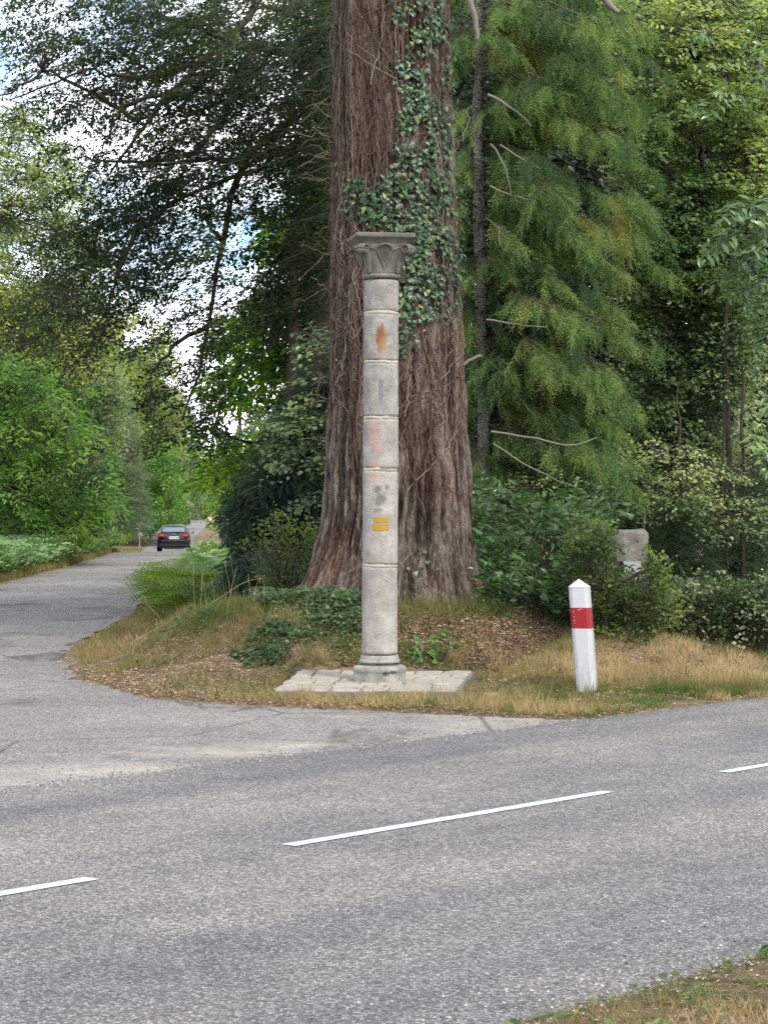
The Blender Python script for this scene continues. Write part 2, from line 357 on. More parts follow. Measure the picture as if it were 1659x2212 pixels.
def mat_stone(name, stops, stains=(), lichen=.4, sc_=1.0):
    m, t, o = newmat(name)
    g = N(t, 'ShaderNodeNewGeometry').outputs['Position']
    n1 = noise(t, 70 * sc_, 6, .85, vec=g); n2 = noise(t, 6 * sc_, 5, .65, vec=g); n3 = noise(t, 18 * sc_, 4, .7, vec=g)
    f = math_(t, 'ADD', math_(t, 'MULTIPLY', n1, .55), math_(t, 'MULTIPLY', n2, .45))
    c = ramp(t, f, stops)
    c = mix(t, math_(t, 'MULTIPLY', ramp(t, n3, [(.52, (0,0,0)), (.66, (1,1,1))]), lichen), c, (.12,.12,.11))
    c = mix(t, math_(t, 'MULTIPLY', ramp(t, n2, [(.55, (0,0,0)), (.7, (1,1,1))]), lichen * .5), c, (.36,.35,.28))
    for (x, z, rx, rz, colr, st) in stains:
        sx = N(t, 'ShaderNodeSeparateXYZ'); t.links.new(g, sx.inputs[0])
        dx = math_(t, 'DIVIDE', math_(t, 'SUBTRACT', sx.outputs[0], x), rx); dz = math_(t, 'DIVIDE', math_(t, 'SUBTRACT', sx.outputs[2], z), rz)
        d2 = math_(t, 'ADD', math_(t, 'MULTIPLY', dx, dx), math_(t, 'MULTIPLY', dz, dz))
        d2 = math_(t, 'ADD', d2, math_(t, 'MULTIPLY', math_(t, 'SUBTRACT', n3, .5), 3.0))
        c = mix(t, math_(t, 'MULTIPLY', ramp(t, d2, [(.2, (1,1,1)), (1.0, (0,0,0))]), st), c, colr)
    principled(t, o, c, .88, .2, bump(t, math_(t, 'ADD', n1, n3), .008)); return m
GR = [(.3, (.10,.095,.085)), (.43, (.22,.205,.185)), (.55, (.335,.315,.285)), (.68, (.5,.475,.44))]
GR2 = [(.3, (.13,.12,.105)), (.43, (.27,.245,.22)), (.55, (.385,.35,.315)), (.68, (.54,.5,.455))]
GRD = [(.3, (.06,.056,.048)), (.45, (.125,.117,.1)), (.58, (.2,.188,.155)), (.72, (.36,.34,.28))]
SLAB = [(.3, (.13,.115,.09)), (.43, (.26,.23,.185)), (.55, (.37,.335,.275)), (.7, (.48,.445,.385))]
M['slab'] = mat_stone('pale paving stone', SLAB, lichen=.25)
M['slab_side'] = mat_stone('weathered kerb stone', GRD)
M['mortar'] = mat_stone('cream lime mortar', [(.3, (.32,.28,.21)), (.55, (.45,.41,.33)), (.7, (.55,.51,.43))], lichen=.2)
M['capital'] = mat_stone('weathered carved stone', GRD, lichen=.35)
M['base_stone'] = mat_stone('mossy base stone', GR, stains=((.02,.2,.045,.03,(.05,.05,.045),.9),(.085,.21,.05,.025,(.06,.055,.05),.9),(-.06,.17,.06,.03,(.16,.16,.15),.6)))
M['pillar'] = mat_stone('rough gate pillar stone', GRD, lichen=.5, sc_=.6)
M['paint_white'] = simple('road marking paint', (.5,.5,.49), .6, .3, var=.45, scale=90)
def worn_paint():
    m, t, o = newmat('worn road marking paint'); n = noise(t, 70, 5, .8); n2 = noise(t, 6, 4, .7)
    f = ramp(t, math_(t, 'ADD', math_(t, 'MULTIPLY', n, .7), math_(t, 'MULTIPLY', n2, .3)), [(.36, (1,1,1)), (.44, (0,0,0))]); c = mix(t, f, mix(t, n2, (.52,.52,.51), (.40,.40,.39)), (.15,.145,.14))
    principled(t, o, c, .7, .25, bump(t, n, .004)); return m
M['lane_paint'] = worn_paint()
M['post_white'] = simple('white plastic', (.44,.445,.455), .35, .45, var=.06, scale=9)
M['post_red'] = simple('red reflective band', (.27,.008,.014), .3, .5, var=.1)
M['trail'] = simple('yellow trail paint', (.40,.24,.03), .7, .2, var=.35, scale=70)
M['car_paint'] = simple('black car paint', (.008,.008,.011), .18, .6, var=.02)
M['car_trim'] = simple('black plastic trim', (.018,.018,.02), .5, .3)
M['chrome'] = simple('chrome', (.6,.6,.62), .15, .5, 1)
M['glass'] = simple('dark tinted glass', (.25,.32,.33), .06, .9, .55, var=.02)
M['lamp_red'] = simple('red tail light', (.35,.012,.012), .2, .6)
M['plate'] = simple('white number plate', (.72,.72,.74), .4, .4, var=.02)
M['plate_blue'] = simple('blue plate band', (.03,.07,.4), .4, .4)
M['tyre'] = simple('tyre rubber', (.02,.02,.02), .8, .2)
M['rim'] = simple('alloy rim', (.35,.35,.36), .35, .5, .8)
M['sign_grey'] = simple('bare metal sign back', (.36,.37,.38), .5, .4, .2, var=.15)
M['stub'] = simple('faded red marker', (.38,.14,.09), .7, .2)
M['sand'] = simple('dry sandy bank', (.5,.4,.27), .9, .1, var=.3, scale=.5)

# ------------------------------------------------------------------ ground, roads
PY = [-200, 112, 119, 126, 140, 155, 200, 300, 413, 600, 900, 3000]
PZ = [0, 0, -.05, -.45, -.5, -.38, .06, .38, 1.2, 2.2, 3.0, 3.0]
def prof(y): return np.interp(y, PY, PZ)
C0 = np.array([-.496, 11.73]); CD = np.array([.63, .7766]); CD = CD / np.hypot(*CD); CN = np.array([-CD[1], CD[0]])
SRY = [12, 19.0, 19.35, 19.9, 20.5, 21.4, 23.9, 27, 30.4, 38.9, 57.7, 111, 140, 200, 300, 413, 520]
SRX = [3, 2.0, 1.2, .2, -1.0, -2.15, -3.13, -3.75, -4.1, -4.4, -5.6, -9.25, -11.6, -16.7, -23.5, -31.4, -39]
SLY = [12, 30, 59, 80, 118, 145, 200, 300, 413, 520]
SLX = [-9.5, -8.8, -9.9, -11, -13.8, -15.4, -20.3, -27.7, -35.6, -43]
def side_r(y): return np.interp(y, SRY, SRX)
def side_l(y): return np.interp(y, SLY, SLX)
def main_off(x, y): return (x - C0[0]) * CN[0] + (y - C0[1]) * CN[1]
def dout(x, y):                          # distance outside any asphalt (negative inside)
    o = main_off(x, y); dm = np.maximum(o - 2.95, -o - 3.35)
    ds = np.maximum(np.maximum(x - side_r(y), side_l(y) - x) * .8, np.maximum(12 - y, y - 520))
    return np.minimum(dm, ds)
def ground(x, y):
    x = np.asarray(x, float); y = np.asarray(y, float); d = dout(x, y); o = main_off(x, y)
    z = np.where(y < 32, -.006, -.035) + np.where(y < 32, .035, .06) * sm((d + .1) / .22)
    right = sm((x - .9) / 1.2) * (o > 0)
    bank = .34 * sm((o - 2.95 - 1.15) / 1.9) * right
    r = np.hypot((x - .25) / np.where(x > .25, .85, 1.35), (y - 27.0)); z = z + np.maximum(bank, .66 * sm((3.9 - r) / 2.5) * sm(d / 1.2))
    z = z + .12 * sm((d - 4.5) / 5) * (o > 0)
    z = z + np.where(d > .1, .13 * (fbm(x * 1.3, y * 1.3, s=3) - .5) * sm((d-.1)/.8) + .05 * (fbm(x * 4, y * 4, s=9, o=2) - .5), 0)
    return z + prof(y)
def grid_mesh(xs, ys, zf):
    X, Y = np.meshgrid(xs, ys); Z = zf(X, Y); v = np.stack([X, Y, Z], -1).reshape(-1, 3)
    i = np.arange(len(xs) * len(ys)).reshape(len(ys), len(xs)); a, b, c, d = i[:-1, :-1], i[:-1, 1:], i[1:, 1:], i[1:, :-1]
    return v, np.concatenate([np.stack([a, b, c], -1).reshape(-1, 3), np.stack([a, c, d], -1).reshape(-1, 3)])
xs = np.concatenate([[-2500, -800, -300, -150, -90], np.arange(-60, -12, 1.5), np.arange(-12, 8, .17), np.arange(8, 40, 1.5), [50, 90, 200, 600, 2500]])
ys = np.concatenate([[-300, -100, -40, -15, 0, 4], np.arange(6, 32, .17), np.arange(32, 64, .5), np.arange(64, 160, 1.5), np.arange(160, 620, 8), [700, 900, 1500, 3500]])
v, f = grid_mesh(xs, ys, ground)
tag(Acc().add(v, f).obj('ground', M['ground'], smooth=True), kind='structure')
# side road sheet
rows = np.unique(np.concatenate([np.arange(12, 32, .2), np.arange(32, 130, 1), np.arange(130, 521, 4)])); cols = np.linspace(0, 1, 12)
jl = (fbm(rows * 1.2, 0 * rows, s=5) - .5) * .3; jr = (fbm(rows * 2.5, 0 * rows + 7, s=6) - .5) * .5 * sm((rows - 19.2) / 1)
XL = side_l(rows) + jl; XR = side_r(rows) + jr
X = XL[:, None] * (1 - cols) + XR[:, None] * cols; Yv = np.repeat(rows[:, None], 12, 1)
crown = .02 * 4 * cols * (1 - cols) * sm((rows[:, None] - 30) / 20)
v = np.stack([X, Yv, prof(Yv) + crown + .004], -1).reshape(-1, 3)
i = np.arange(len(v)).reshape(len(rows), 12); a, b, c, d = i[:-1, :-1], i[:-1, 1:], i[1:, 1:], i[1:, :-1]
side_road = tag(Acc().add(v, np.concatenate([np.stack([a, b, c], -1).reshape(-1, 3), np.stack([a, c, d], -1).reshape(-1, 3)])).obj('side_road', M['asphalt_old'], smooth=True), kind='structure')
# main road sheet
ts = np.concatenate([[-120, -60, -30], np.arange(-14, 30, .25), [40, 80, 160]]); cs = np.linspace(0, 1, 15)
o1 = 2.98 + (fbm(ts * 1.5, 0 * ts, s=11) - .5) * .22; o0 = -3.36 + (fbm(ts * 1.5, 0 * ts + 5, s=12) - .5) * .14
OF = o0[:, None] * (1 - cs) + o1[:, None] * cs
P = C0 + ts[:, None, None] * CD + OF[:, :, None] * CN
v = np.concatenate([P, np.full(P.shape[:2] + (1,), .012)], -1).reshape(-1, 3)
i = np.arange(len(v)).reshape(len(ts), 15); a, b, c, d = i[:-1, :-1], i[:-1, 1:], i[1:, 1:], i[1:, :-1]
road = tag(Acc().add(v, np.concatenate([np.stack([a, c, b], -1).reshape(-1, 3), np.stack([a, d, c], -1).reshape(-1, 3)])).obj('road', M['asphalt'], smooth=True), kind='structure')
# centre line: 3 m dashes, 1.33 m gaps
for k in range(-5, 9):
    t0 = k * 4.36 - .0; n = 40; tt = np.linspace(t0, t0 + 2.98, n); hw = .05
    e1 = C0 + tt[:, None] * CD + (hw + rng.normal(0, .0025, n))[:, None] * CN; e2 = C0 + tt[:, None] * CD + (-hw + rng.normal(0, .0025, n))[:, None] * CN
    v = np.concatenate([np.c_[e1, np.full(n, .016)], np.c_[e2, np.full(n, .016)]]); i = np.arange(n - 1)
    Acc().add(v, np.concatenate([np.stack([i, i + n, i + 1], -1), np.stack([i + 1, i + n, i + n + 1], -1)])).obj('lane_dash', M['lane_paint'], road)

# ------------------------------------------------------------------ giant trunk with ivy
TC_Y = 26.6
TZ = [0, .35, .67, .78, 1.0, 1.27, 1.81, 2.35, 2.9, 3.97, 5.05, 7.75, 14]
TR = [1.4, 1.24, 1.12, 1.06, .98, .90, .83, .795, .775, .73, .685, .645, .55]
TXC = [.04, .05, .06, .065, .095, .12, .16, .155, .15, .138, .12, .078, 0]
def trunk_r(th, z):
    r = np.interp(z, TZ, TR); k = .022 + .075 * np.exp(-np.maximum(z - .4, 0) / .7)
    lob = np.cos(5 * th + 1.1) * .5 + np.cos(8 * th + .4 + .15 * z) * .35 + np.cos(13 * th + 2 + .2 * z) * .3
    g = np.exp(-((((th + 1.83 + np.pi) % (2 * np.pi)) - np.pi) / .10) ** 2) * (.13 * sm((6 - z) / 4) + .03)     # deep fold behind the column
    return r * (1 + k * lob) - g
def bark_h(th, z):
    s = th * 5.6 + .35 * (fbm(th * 4, z * .9, s=21, o=2) - .5) * 3
    a = 1 - np.abs(2 * fbm(s * 1.25, z * .55, s=22, o=2) - 1) * 1.6
    b = 1 - np.abs(2 * vnoise(s * 3.4, z * 1.9, s=25) - 1)
    c = vnoise(s * 8, z * 5, s=27)
    return np.clip(.5 * a + .33 * b + .17 * c, 0, 1)
def trunk_pt(th, z, off=0.0, bark=True):
    r = trunk_r(th, z) + off
    if bark: r = r + (bark_h(th, z) - .5) * (.12 + .06 * np.exp(-z / 1.0))
    return np.stack([np.interp(z, TZ, TXC) + r * np.cos(th), TC_Y + r * np.sin(th), z], -1)
zs = np.concatenate([np.arange(.1, 8.4, .034), np.linspace(8.45, 14, 60)]); nth = 420
ths = np.arange(nth) / nth * 2 * np.pi - np.pi
TH, ZZ = np.meshgrid(ths, zs)
# keep the noise seam at the back of the trunk
TH = TH - np.pi / 2
v = trunk_pt(TH, ZZ).reshape(-1, 3); hv = bark_h(TH, ZZ).ravel()
i = np.arange(len(v)).reshape(len(zs), nth); a, b = i[:-1], i[1:]; a2, b2 = np.roll(a, -1, 1), np.roll(b, -1, 1)
seq = empty('redwood_tree', (.08, TC_Y, float(ground(.08, TC_Y))), 'giant fibrous reddish trunk standing right behind the stone column', 'tree')
Acc().add(v, np.concatenate([np.stack([a, a2, b2], -1).reshape(-1, 3), np.stack([a, b2, b], -1).reshape(-1, 3)]), hv).obj('trunk', M['sequoia'], seq, smooth=True)

ivy = empty('ivy_plant', (.5, 25.6, float(ground(.5, 25.6))), 'climbing ivy with heart shaped leaves and a web of stems on the giant trunk', 'ivy')
def px_to_th(px, z):                     # trunk angle (camera side) seen at photo column px
    xc = np.interp(z, TZ, TXC); r = np.interp(z, TZ, TR); X = (px - CX) / FPX * (TC_Y - .5)
    return -np.arccos(np.clip((X - xc) / r, -.985, .985))
def py_to_z(py): return CAMZ - (py - HY) / FPX * (TC_Y - .6)
def stems(n, x0, x1, y0, y1, lmin, lmax, wig, rad, horiz=0.0, off=.025):
    acc_p = []; acc_r = []
    for q in range(n):
        zc = py_to_z(rng.uniform(y0, y1)); thc = float(px_to_th(rng.uniform(x0, x1), zc)); K = 14
        L = rng.uniform(lmin, lmax); ang = rng.normal(0, .18) if rng.random() > horiz else rng.uniform(-1.3, 1.3)
        t = np.linspace(0, 1, K); zz = zc + (t - .5) * L * math.cos(ang)
        th = thc + (t - .5) * L * math.sin(ang) / .75 + np.cumsum(rng.normal(0, wig, K)) / .75
        m = zz.clip(.6, 8.3); p = trunk_pt(th, m, off + rng.uniform(-.01, .02)) ; p = p + rng.normal(0, .004, p.shape)
        r0 = rad * rng.uniform(.5, 1.3); acc_p.append(p); acc_r.append(np.linspace(r0, r0 * .6, K))
    return np.array(acc_p), np.array(acc_r)
for nm, args, mcol in (('stem', (300, 722, 860, -10, 620, .6, 2.0, .012, .0052, .25), 'stemm'), ('stem', (150, 722, 800, 450, 880, .5, 1.5, .014, .006, .4), 'stemm'),
                 ('stem', (90, 860, 985, 560, 1000, .4, 1.3, .014, .006, .4), 'stemm'), ('stem', (60, 850, 960, 0, 600, .6, 1.6, .012, .008, .2), 'stemm')):
    if 'stemm' not in M: M['stemm'] = leafmat('ivy stem', [(0, (.05,.03,.022)), (.55, (.12,.08,.06)), (.9, (.2,.155,.12)), (1, (.34,.29,.23))], .0, (1,1,1), .8, .15)
    A = Acc(); p, r = stems(*args); tubes(A, p, r, 4, rng.random(len(p))); tag(A.obj(nm, M[mcol], ivy, smooth=True), kind='stuff')
# loose aerial shoots sticking out to the left of the trunk
A = Acc(); n = 46
zc = py_to_z(rng.uniform(100, 900, n)); th0 = np.full(n, -np.pi + .25) ; p0 = trunk_pt(th0, zc)
p1 = p0 + np.c_[-rng.uniform(.08, .5, n), rng.uniform(-.3, .1, n), rng.uniform(-.35, .3, n)]
tubes(A, polyline(p0, p1, 7, .08, .05), np.linspace(.005, .002, 7)[None], 3, rng.uniform(.4, 1, n)); tag(A.obj('aerial_shoot', M['stemm'], ivy), kind='stuff')
# ivy leaves: patches measured on the photograph
def in_poly(px, py, poly):
    poly = np.array(poly, float); ins = np.zeros(len(px), bool); j = len(poly) - 1
    for i in range(len(poly)):
        xi, yi = poly[i]; xj, yj = poly[j]
        ins ^= ((yi > py) != (yj > py)) & (px < (xj - xi) * (py - yi) / (yj - yi + 1e-9) + xi); j = i
    return ins
def sample_poly(poly, n, gap=0, gs=.02, seed=0):
    pl = np.array(poly, float); x0, y0 = pl.min(0); x1, y1 = pl.max(0); X = []; Y = []; c = 0
    for _ in range(60):
        x = rng.uniform(x0, x1, n * 3); y = rng.uniform(y0, y1, n * 3); k = in_poly(x, y, poly)
        if gap: k &= fbm(x * gs, y * gs, s=seed + 40, o=3) > gap
        X.append(x[k]); Y.append(y[k]); c += k.sum()
        if c >= n: break
    return np.concatenate(X)[:n], np.concatenate(Y)[:n]
IVY = [([(850,-10),(968,-10),(972,130),(960,270),(868,260),(852,120)], 430, .42), ([(872,230),(966,230),(975,420),(868,420),(845,330)], 350, .43),
       ([(765,385),(850,380),(985,420),(985,520),(860,505),(770,470),(755,430)], 430, .44), ([(885,500),(985,480),(990,600),(890,600)], 230, .4),
       ([(862,560),(932,570),(948,660),(905,720),(862,775)], 230, .4), ([(740,300),(760,290),(770,470),(745,470)], 14, 0), ([(930,600),(985,590),(975,700),(950,700)], 30, .4),
       ([(880,1180),(930,1170),(930,1230),(880,1260)], 8, .3)]
ip = []
for q, (poly, n, gap) in enumerate(IVY):
    x, y = sample_poly(poly, int(n * 1.35), gap * .93, .03, q); z = py_to_z(y); th = px_to_th(x, z); ip.append(np.c_[th, z])
ip = np.concatenate(ip); n = len(ip); ip += rng.normal(0, 1, (n, 2)) * (.035, .045)
offs = rng.uniform(.03, .10, n); pos = trunk_pt(ip[:, 0], ip[:, 1], offs)
nrm = np.stack([np.cos(ip[:, 0]), np.sin(ip[:, 0]), np.full(n, .35)], -1) + rng.normal(0, .32, (n, 3)); nrm = unit(nrm)
dn = unit(np.stack([rng.normal(0, .45, n), rng.normal(0, .1, n), -np.ones(n)], -1)); dn = unit(dn - nrm * (dn * nrm).sum(1, keepdims=True))
size = rng.uniform(.030, .064, n); var = rng.random(n) ** 1.2; var[rng.random(n) < .02] = 1.0
def place_leaves(parent, name, tmpl, mat, pos, dn, nrm, size, var, nobj, wid=1.0, meshes=None):
    score = size * np.abs(nrm[:, 1]) / pos[:, 1]; order = np.argsort(-score); big, rest = order[:nobj], order[nobj:]
    if len(rest):
        A = Acc(); scatter(A, tmpl, pos[rest], dn[rest], nrm[rest], size[rest], wid, var[rest]); tag(A.obj('foliage', mat, parent), kind='stuff')
    vs_ = []
    for k in range(6):
        A = Acc(); A.add(tmpl[0] * np.array([wid, 1, 1]), tmpl[1], np.quantile(var, (k + .5) / 6)); me = A.mesh(name); me.materials.append(mat); vs_.append(me)
    inv = Matrix.LocRotScale(parent.location, parent.rotation_euler, None).inverted()
    rk = np.searchsorted(np.sort(var), var) / len(var)
    for i in big:
        d = dn[i] / np.linalg.norm(dn[i]); x = np.cross(d, nrm[i]); x /= np.linalg.norm(x); z = np.cross(x, d); s = float(size[i])
        m = Matrix(((x[0]*s, d[0]*s, z[0]*s, pos[i][0]), (x[1]*s, d[1]*s, z[1]*s, pos[i][1]), (x[2]*s, d[2]*s, z[2]*s, pos[i][2]), (0, 0, 0, 1)))
        o = bpy.data.objects.new(name, vs_[min(5, int(rk[i] * 6))]); COL.objects.link(o); o.parent = parent; o.matrix_local = inv @ m
place_leaves(ivy, 'leaf', HEART, M['ivy'], pos, dn, nrm, size, var, 295)

# ------------------------------------------------------------------ generic vegetation
def sprays(O, D, U, L, Wd, nleaf, leaf, spread=.8, droop=.15, jit=.35, zj=.03, tmin=.08):
    S = len(O); D = unit(D); X = unit(np.cross(D, U)); Z = np.cross(X, D)
    u = rng.uniform(tmin, 1, (S, nleaf)); sd_ = rng.choice([-1., 1.], (S, nleaf))
    prof_ = np.sin(np.pi * np.clip(u, 0, 1) ** .75) * .85 + .15
    v_ = sd_ * prof_ * rng.uniform(.05, 1, (S, nleaf)) * (Wd if np.isscalar(Wd) else Wd[:, None])
    Lc = L[:, None]
    pos = O[:, None] + D[:, None] * (u * Lc)[..., None] + X[:, None] * v_[..., None] - Z[:, None] * ((droop * u ** 2) * Lc)[..., None] + rng.normal(0, 1, (S, nleaf, 3)) * zj
    dl = D[:, None] * .6 + X[:, None] * (sd_ * spread)[..., None] - Z[:, None] * (droop * u * 1.2)[..., None] + rng.normal(0, .22, (S, nleaf, 3))
    nl = Z[:, None] + rng.normal(0, jit, (S, nleaf, 3))
    ln = leaf * rng.uniform(.65, 1.15, (S, nleaf))
    return pos.reshape(-1, 3), unit(dl.reshape(-1, 3)), unit(nl.reshape(-1, 3)), ln.ravel()
def veg(name, label, cat, base, poly, Yr, ns, tmpl, mat, leaf=.08, nleaf=26, L=(.4, .9), Wd=.2, slope=(-.5, .1), face=.5, droop=.15, jit=.4,
        gap=0, gs=.012, trunk=(.12, 6), bark='bark_dark', nb=24, lean=None, group=None, wid=1.0, axis=None, dirx=0.0, nobj=0, twigs=True, twmat='twig', vbias=0.0, seed=0, tw=.006, spread=.8, sag=-.06, crownname='crown', zj=.03, out=1.0, extra=None, vert=0):
    bx, by = base; bz = float(ground(bx, by)) - .05
    root = empty(name, (bx, by, bz), label, cat, group)
    px, py = sample_poly(poly, ns, gap, gs, seed); ns = len(px)
    Y = rng.uniform(Yr[0], Yr[1], ns); O = np.stack([(px - CX) / FPX * Y, Y, CAMZ - (py - HY) / FPX * Y], -1)
    gz = ground(O[:, 0], O[:, 1]); O[:, 2] = np.maximum(O[:, 2], gz + .05)
    ax = np.array(axis if axis else base); o2 = O[:, :2] - ax
    D = np.zeros((ns, 3)); D[:, :2] = unit(o2) * out + rng.normal(0, .45, (ns, 2)); D[:, 1] -= face * .6; D[:, 0] += dirx
    D[:, 2] = rng.uniform(slope[0], slope[1], ns); D = unit(D)
    U = np.stack([rng.normal(0, .2, ns), rng.normal(-face, .2, ns), np.ones(ns)], -1)
    if vert: U = unit(rng.normal(0, 1, (ns, 3)) * np.array([1, 1, .3]) + np.array([0, -face, 0]))
    Ls = rng.uniform(L[0], L[1], ns)
    O = O - D * Ls[:, None] * .5
    p, d, nn, ln = sprays(O, D, U, Ls, Wd, nleaf, leaf, spread, droop, jit, zj)
    patch = fbm(p[:, 0] * .9, p[:, 1] * .9, p[:, 2] * .9, s=seed + 70, o=3)
    var = np.clip(.5 + (patch - .5) * 2.0 + rng.normal(0, .17, len(p)) + vbias, 0, 1)
    if nobj: place_leaves(root, 'leaf', tmpl, mat, p, d, nn, ln, var, nobj, wid)
    else:
        A = Acc(); scatter(A, tmpl, p, d, nn, ln, wid, var); A.obj(crownname, mat, root)
    # wood: trunk, boughs to cluster centres, twigs along the sprays
    tr, th = trunk
    W = Acc()
    if tr > 0:
        top = np.array([bx + (lean[0] if lean else 0), by + (lean[1] if lean else 0), bz + th]); K = 14
        tp = polyline(np.array([[bx, by, bz]]), top[None], K, 0, .006); tubes(W, tp, np.linspace(tr, tr * .35, K)[None], 10)
        W.obj('trunk', M[bark], root, smooth=True)
        cl = O[rng.choice(ns, min(nb, ns), replace=False)]
        hz = np.clip(cl[:, 2] - .25 * np.linalg.norm(cl[:, :2] - np.array([bx, by]), axis=1), bz + .15 * th, bz + th * .97); f_ = (hz - bz) / th
        st = np.stack([bx + (top[0] - bx) * f_, by + (top[1] - by) * f_, hz], -1)
        B = Acc(); r0 = tr * (1 - .6 * f_) * .38
        tubes(B, polyline(st, cl, 8, -sag, .02), r0[:, None] * np.linspace(1, .25, 8)[None], 5)
    else:
        B = Acc(); cl = O[:1] ; st = np.repeat(np.array([[bx, by, bz]]), min(nb, ns), 0) + rng.normal(0, .08, (min(nb, ns), 3)) * np.array([1, 1, 0])
        cl = O[rng.choice(ns, min(nb, ns), replace=False)]
        tubes(B, polyline(st, cl, 8, .04, .02), np.linspace(.012, .004, 8)[None], 4)
    if twigs:
        k = 3; t = np.linspace(0, .95, k)[None, :, None]; Dn = unit(D); X = unit(np.cross(Dn, U)); Z = np.cross(X, Dn)
        pp = O[:, None] + Dn[:, None] * t * Ls[:, None, None] - Z[:, None] * (droop * t ** 2) * Ls[:, None, None]
        tubes(B, pp, np.linspace(tw, tw * .4, k)[None], 3)
        dist = np.linalg.norm(O[:, None] - cl[None], axis=2); nr = cl[np.argmin(dist, 1)]
        m_ = (dist.min(1) < 1.6) & (dist.min(1) > .05); tubes(B, polyline(nr[m_], O[m_], 4, .05, .03), np.linspace(tw * 1.6, tw, 4)[None], 3)
    if B.v: B.obj('branches', M[twmat], root)
    return root

# ------------------------------------------------------------------ stone column
def lathe(acc, prof_, n=64, cx=0, cy=0, jit=0, seed=0, caps=True, var=None):
    prof_ = np.array(prof_, float); th = np.arange(n) / n * 2 * np.pi; K = len(prof_)
    r = prof_[:, 0:1] * np.ones((1, n)); z = prof_[:, 1:2] * np.ones((1, n))
    if jit: r = r + jit * (fbm(np.cos(th)[None] * 3 + 5, np.sin(th)[None] * 3 + 5, z * 9, s=seed, o=4) - .5)
    v = np.stack([cx + r * np.cos(th), cy + r * np.sin(th), z], -1).reshape(-1, 3)
    i = np.arange(K * n).reshape(K, n); a, b = i[:-1], i[1:]; a2, b2 = np.roll(a, -1, 1), np.roll(b, -1, 1)
    f = np.concatenate([np.stack([a, a2, b2], -1).reshape(-1, 3), np.stack([a, b2, b], -1).reshape(-1, 3)])
    if caps:
        v = np.concatenate([v, [[cx, cy, prof_[0, 1]], [cx, cy, prof_[-1, 1]]]]); c0 = K * n; j = np.arange(n); jn = (j + 1) % n
        f = np.concatenate([f, np.stack([jn, j, np.full(n, c0)], -1), np.stack([i[-1][j], i[-1][jn], np.full(n, c0 + 1)], -1)])
    acc.add(v, f, var); return acc
CYY = 22.2; KX = CYY / FPX
def czy(py): return CAMZ - (py - HY) * KX
col = empty('stone_column', (-.04, CYY, .11), 'tall weathered stone column with carved capital standing on a paved platform', 'column')
def cxz(z): return -.043 + (z - .3) / 3.7 * .018
joints = [1415, 1222, 1015, 903, 783, 677, 604]      # photograph rows of the joints, bottom to top
stain = {1: (), 2: ((-.07, 1.98, .05, .05, (.13,.135,.12), .85), (.03, 2.0, .03, .03, (.12,.12,.11), .7), (-.04, 1.88, .07, .07, (.14,.145,.13), .85), (-.06, 1.78, .05, .03, (.14,.14,.13), .7), (-.1, 2.12, .05, .05, (.42,.22,.14), .5)),
         3: ((-.09, 2.5, .07, .18, (.42,.24,.17), .5), (-.03, 2.35, .06, .04, (.40,.22,.15), .35), (-.09, 2.2, .06, .05, (.5,.24,.14), .7)),
         4: ((-.03, 2.95, .03, .15, (.12,.12,.12), .6), (-.1, 2.9, .06, .2, (.36,.32,.25), .3)),
         5: ((-.03, 3.45, .06, .15, (.20,.085,.028), .95), (.0, 3.38, .06, .10, (.36,.24,.1), .5)), 6: ((-.06, 3.88, .09, .1, (.14,.16,.14), .5),)}
tones = [GR2, GR2, GR2, GR, GR, GR, GR]
for k in range(6):
    z0, z1 = czy(joints[k]), czy(joints[k + 1]); zl = np.linspace(z0 + .010, z1 - .010, max(8, int((z1 - z0) / .03)))
    rr = .1725 - .0035 * (zl - .4) / 3.6; rr = rr.copy(); rr[0] -= .002; rr[-1] -= .002
    A = lathe(Acc(), np.c_[rr, zl], 96, cxz((z0 + z1) / 2) + rng.normal(0, .001), CYY, .006, 60 + k)
    m = mat_stone('granite drum', tones[k], stain.get(k + 1, ()), lichen=.22 if k < 3 else .42)
    A.obj('column_drum', m, col, smooth=True)
for k in range(1, 6):
    z0 = czy(joints[k]); th = np.arange(96) / 96 * 2 * np.pi; e1 = .013 + .022 * (fbm(np.cos(th) * 2.5 + k * 9, np.sin(th) * 2.5, s=90, o=4) - .3); e2 = .013 + .018 * (fbm(np.cos(th) * 2 + k * 5, np.sin(th) * 2, s=91, o=4) - .3)
    if k == 2: e1 = e1 + .03 * np.exp(-((th - 4.9) / .35) ** 2)
    r0 = .1722 - .0035 * (z0 - .4) / 3.6; xx = cxz(z0)
    rows_ = [(r0 - .01, z0 - e2), (r0 - .0008, z0 - e2 * .9), (r0 - .0005, z0 + e1 * .9), (r0 - .01, z0 + e1)]
    v = np.concatenate([np.stack([xx + r_ * np.cos(th), CYY + r_ * np.sin(th), z_], -1) for r_, z_ in rows_])
    i = np.arange(4 * 96).reshape(4, 96); a, b = i[:-1], i[1:]; a2, b2 = np.roll(a, -1, 1), np.roll(b, -1, 1)
    Acc().add(v, np.concatenate([np.stack([a, a2, b2], -1).reshape(-1, 3), np.stack([a, b2, b], -1).reshape(-1, 3)])).obj('mortar_joint', M['mortar'], col, smooth=True)
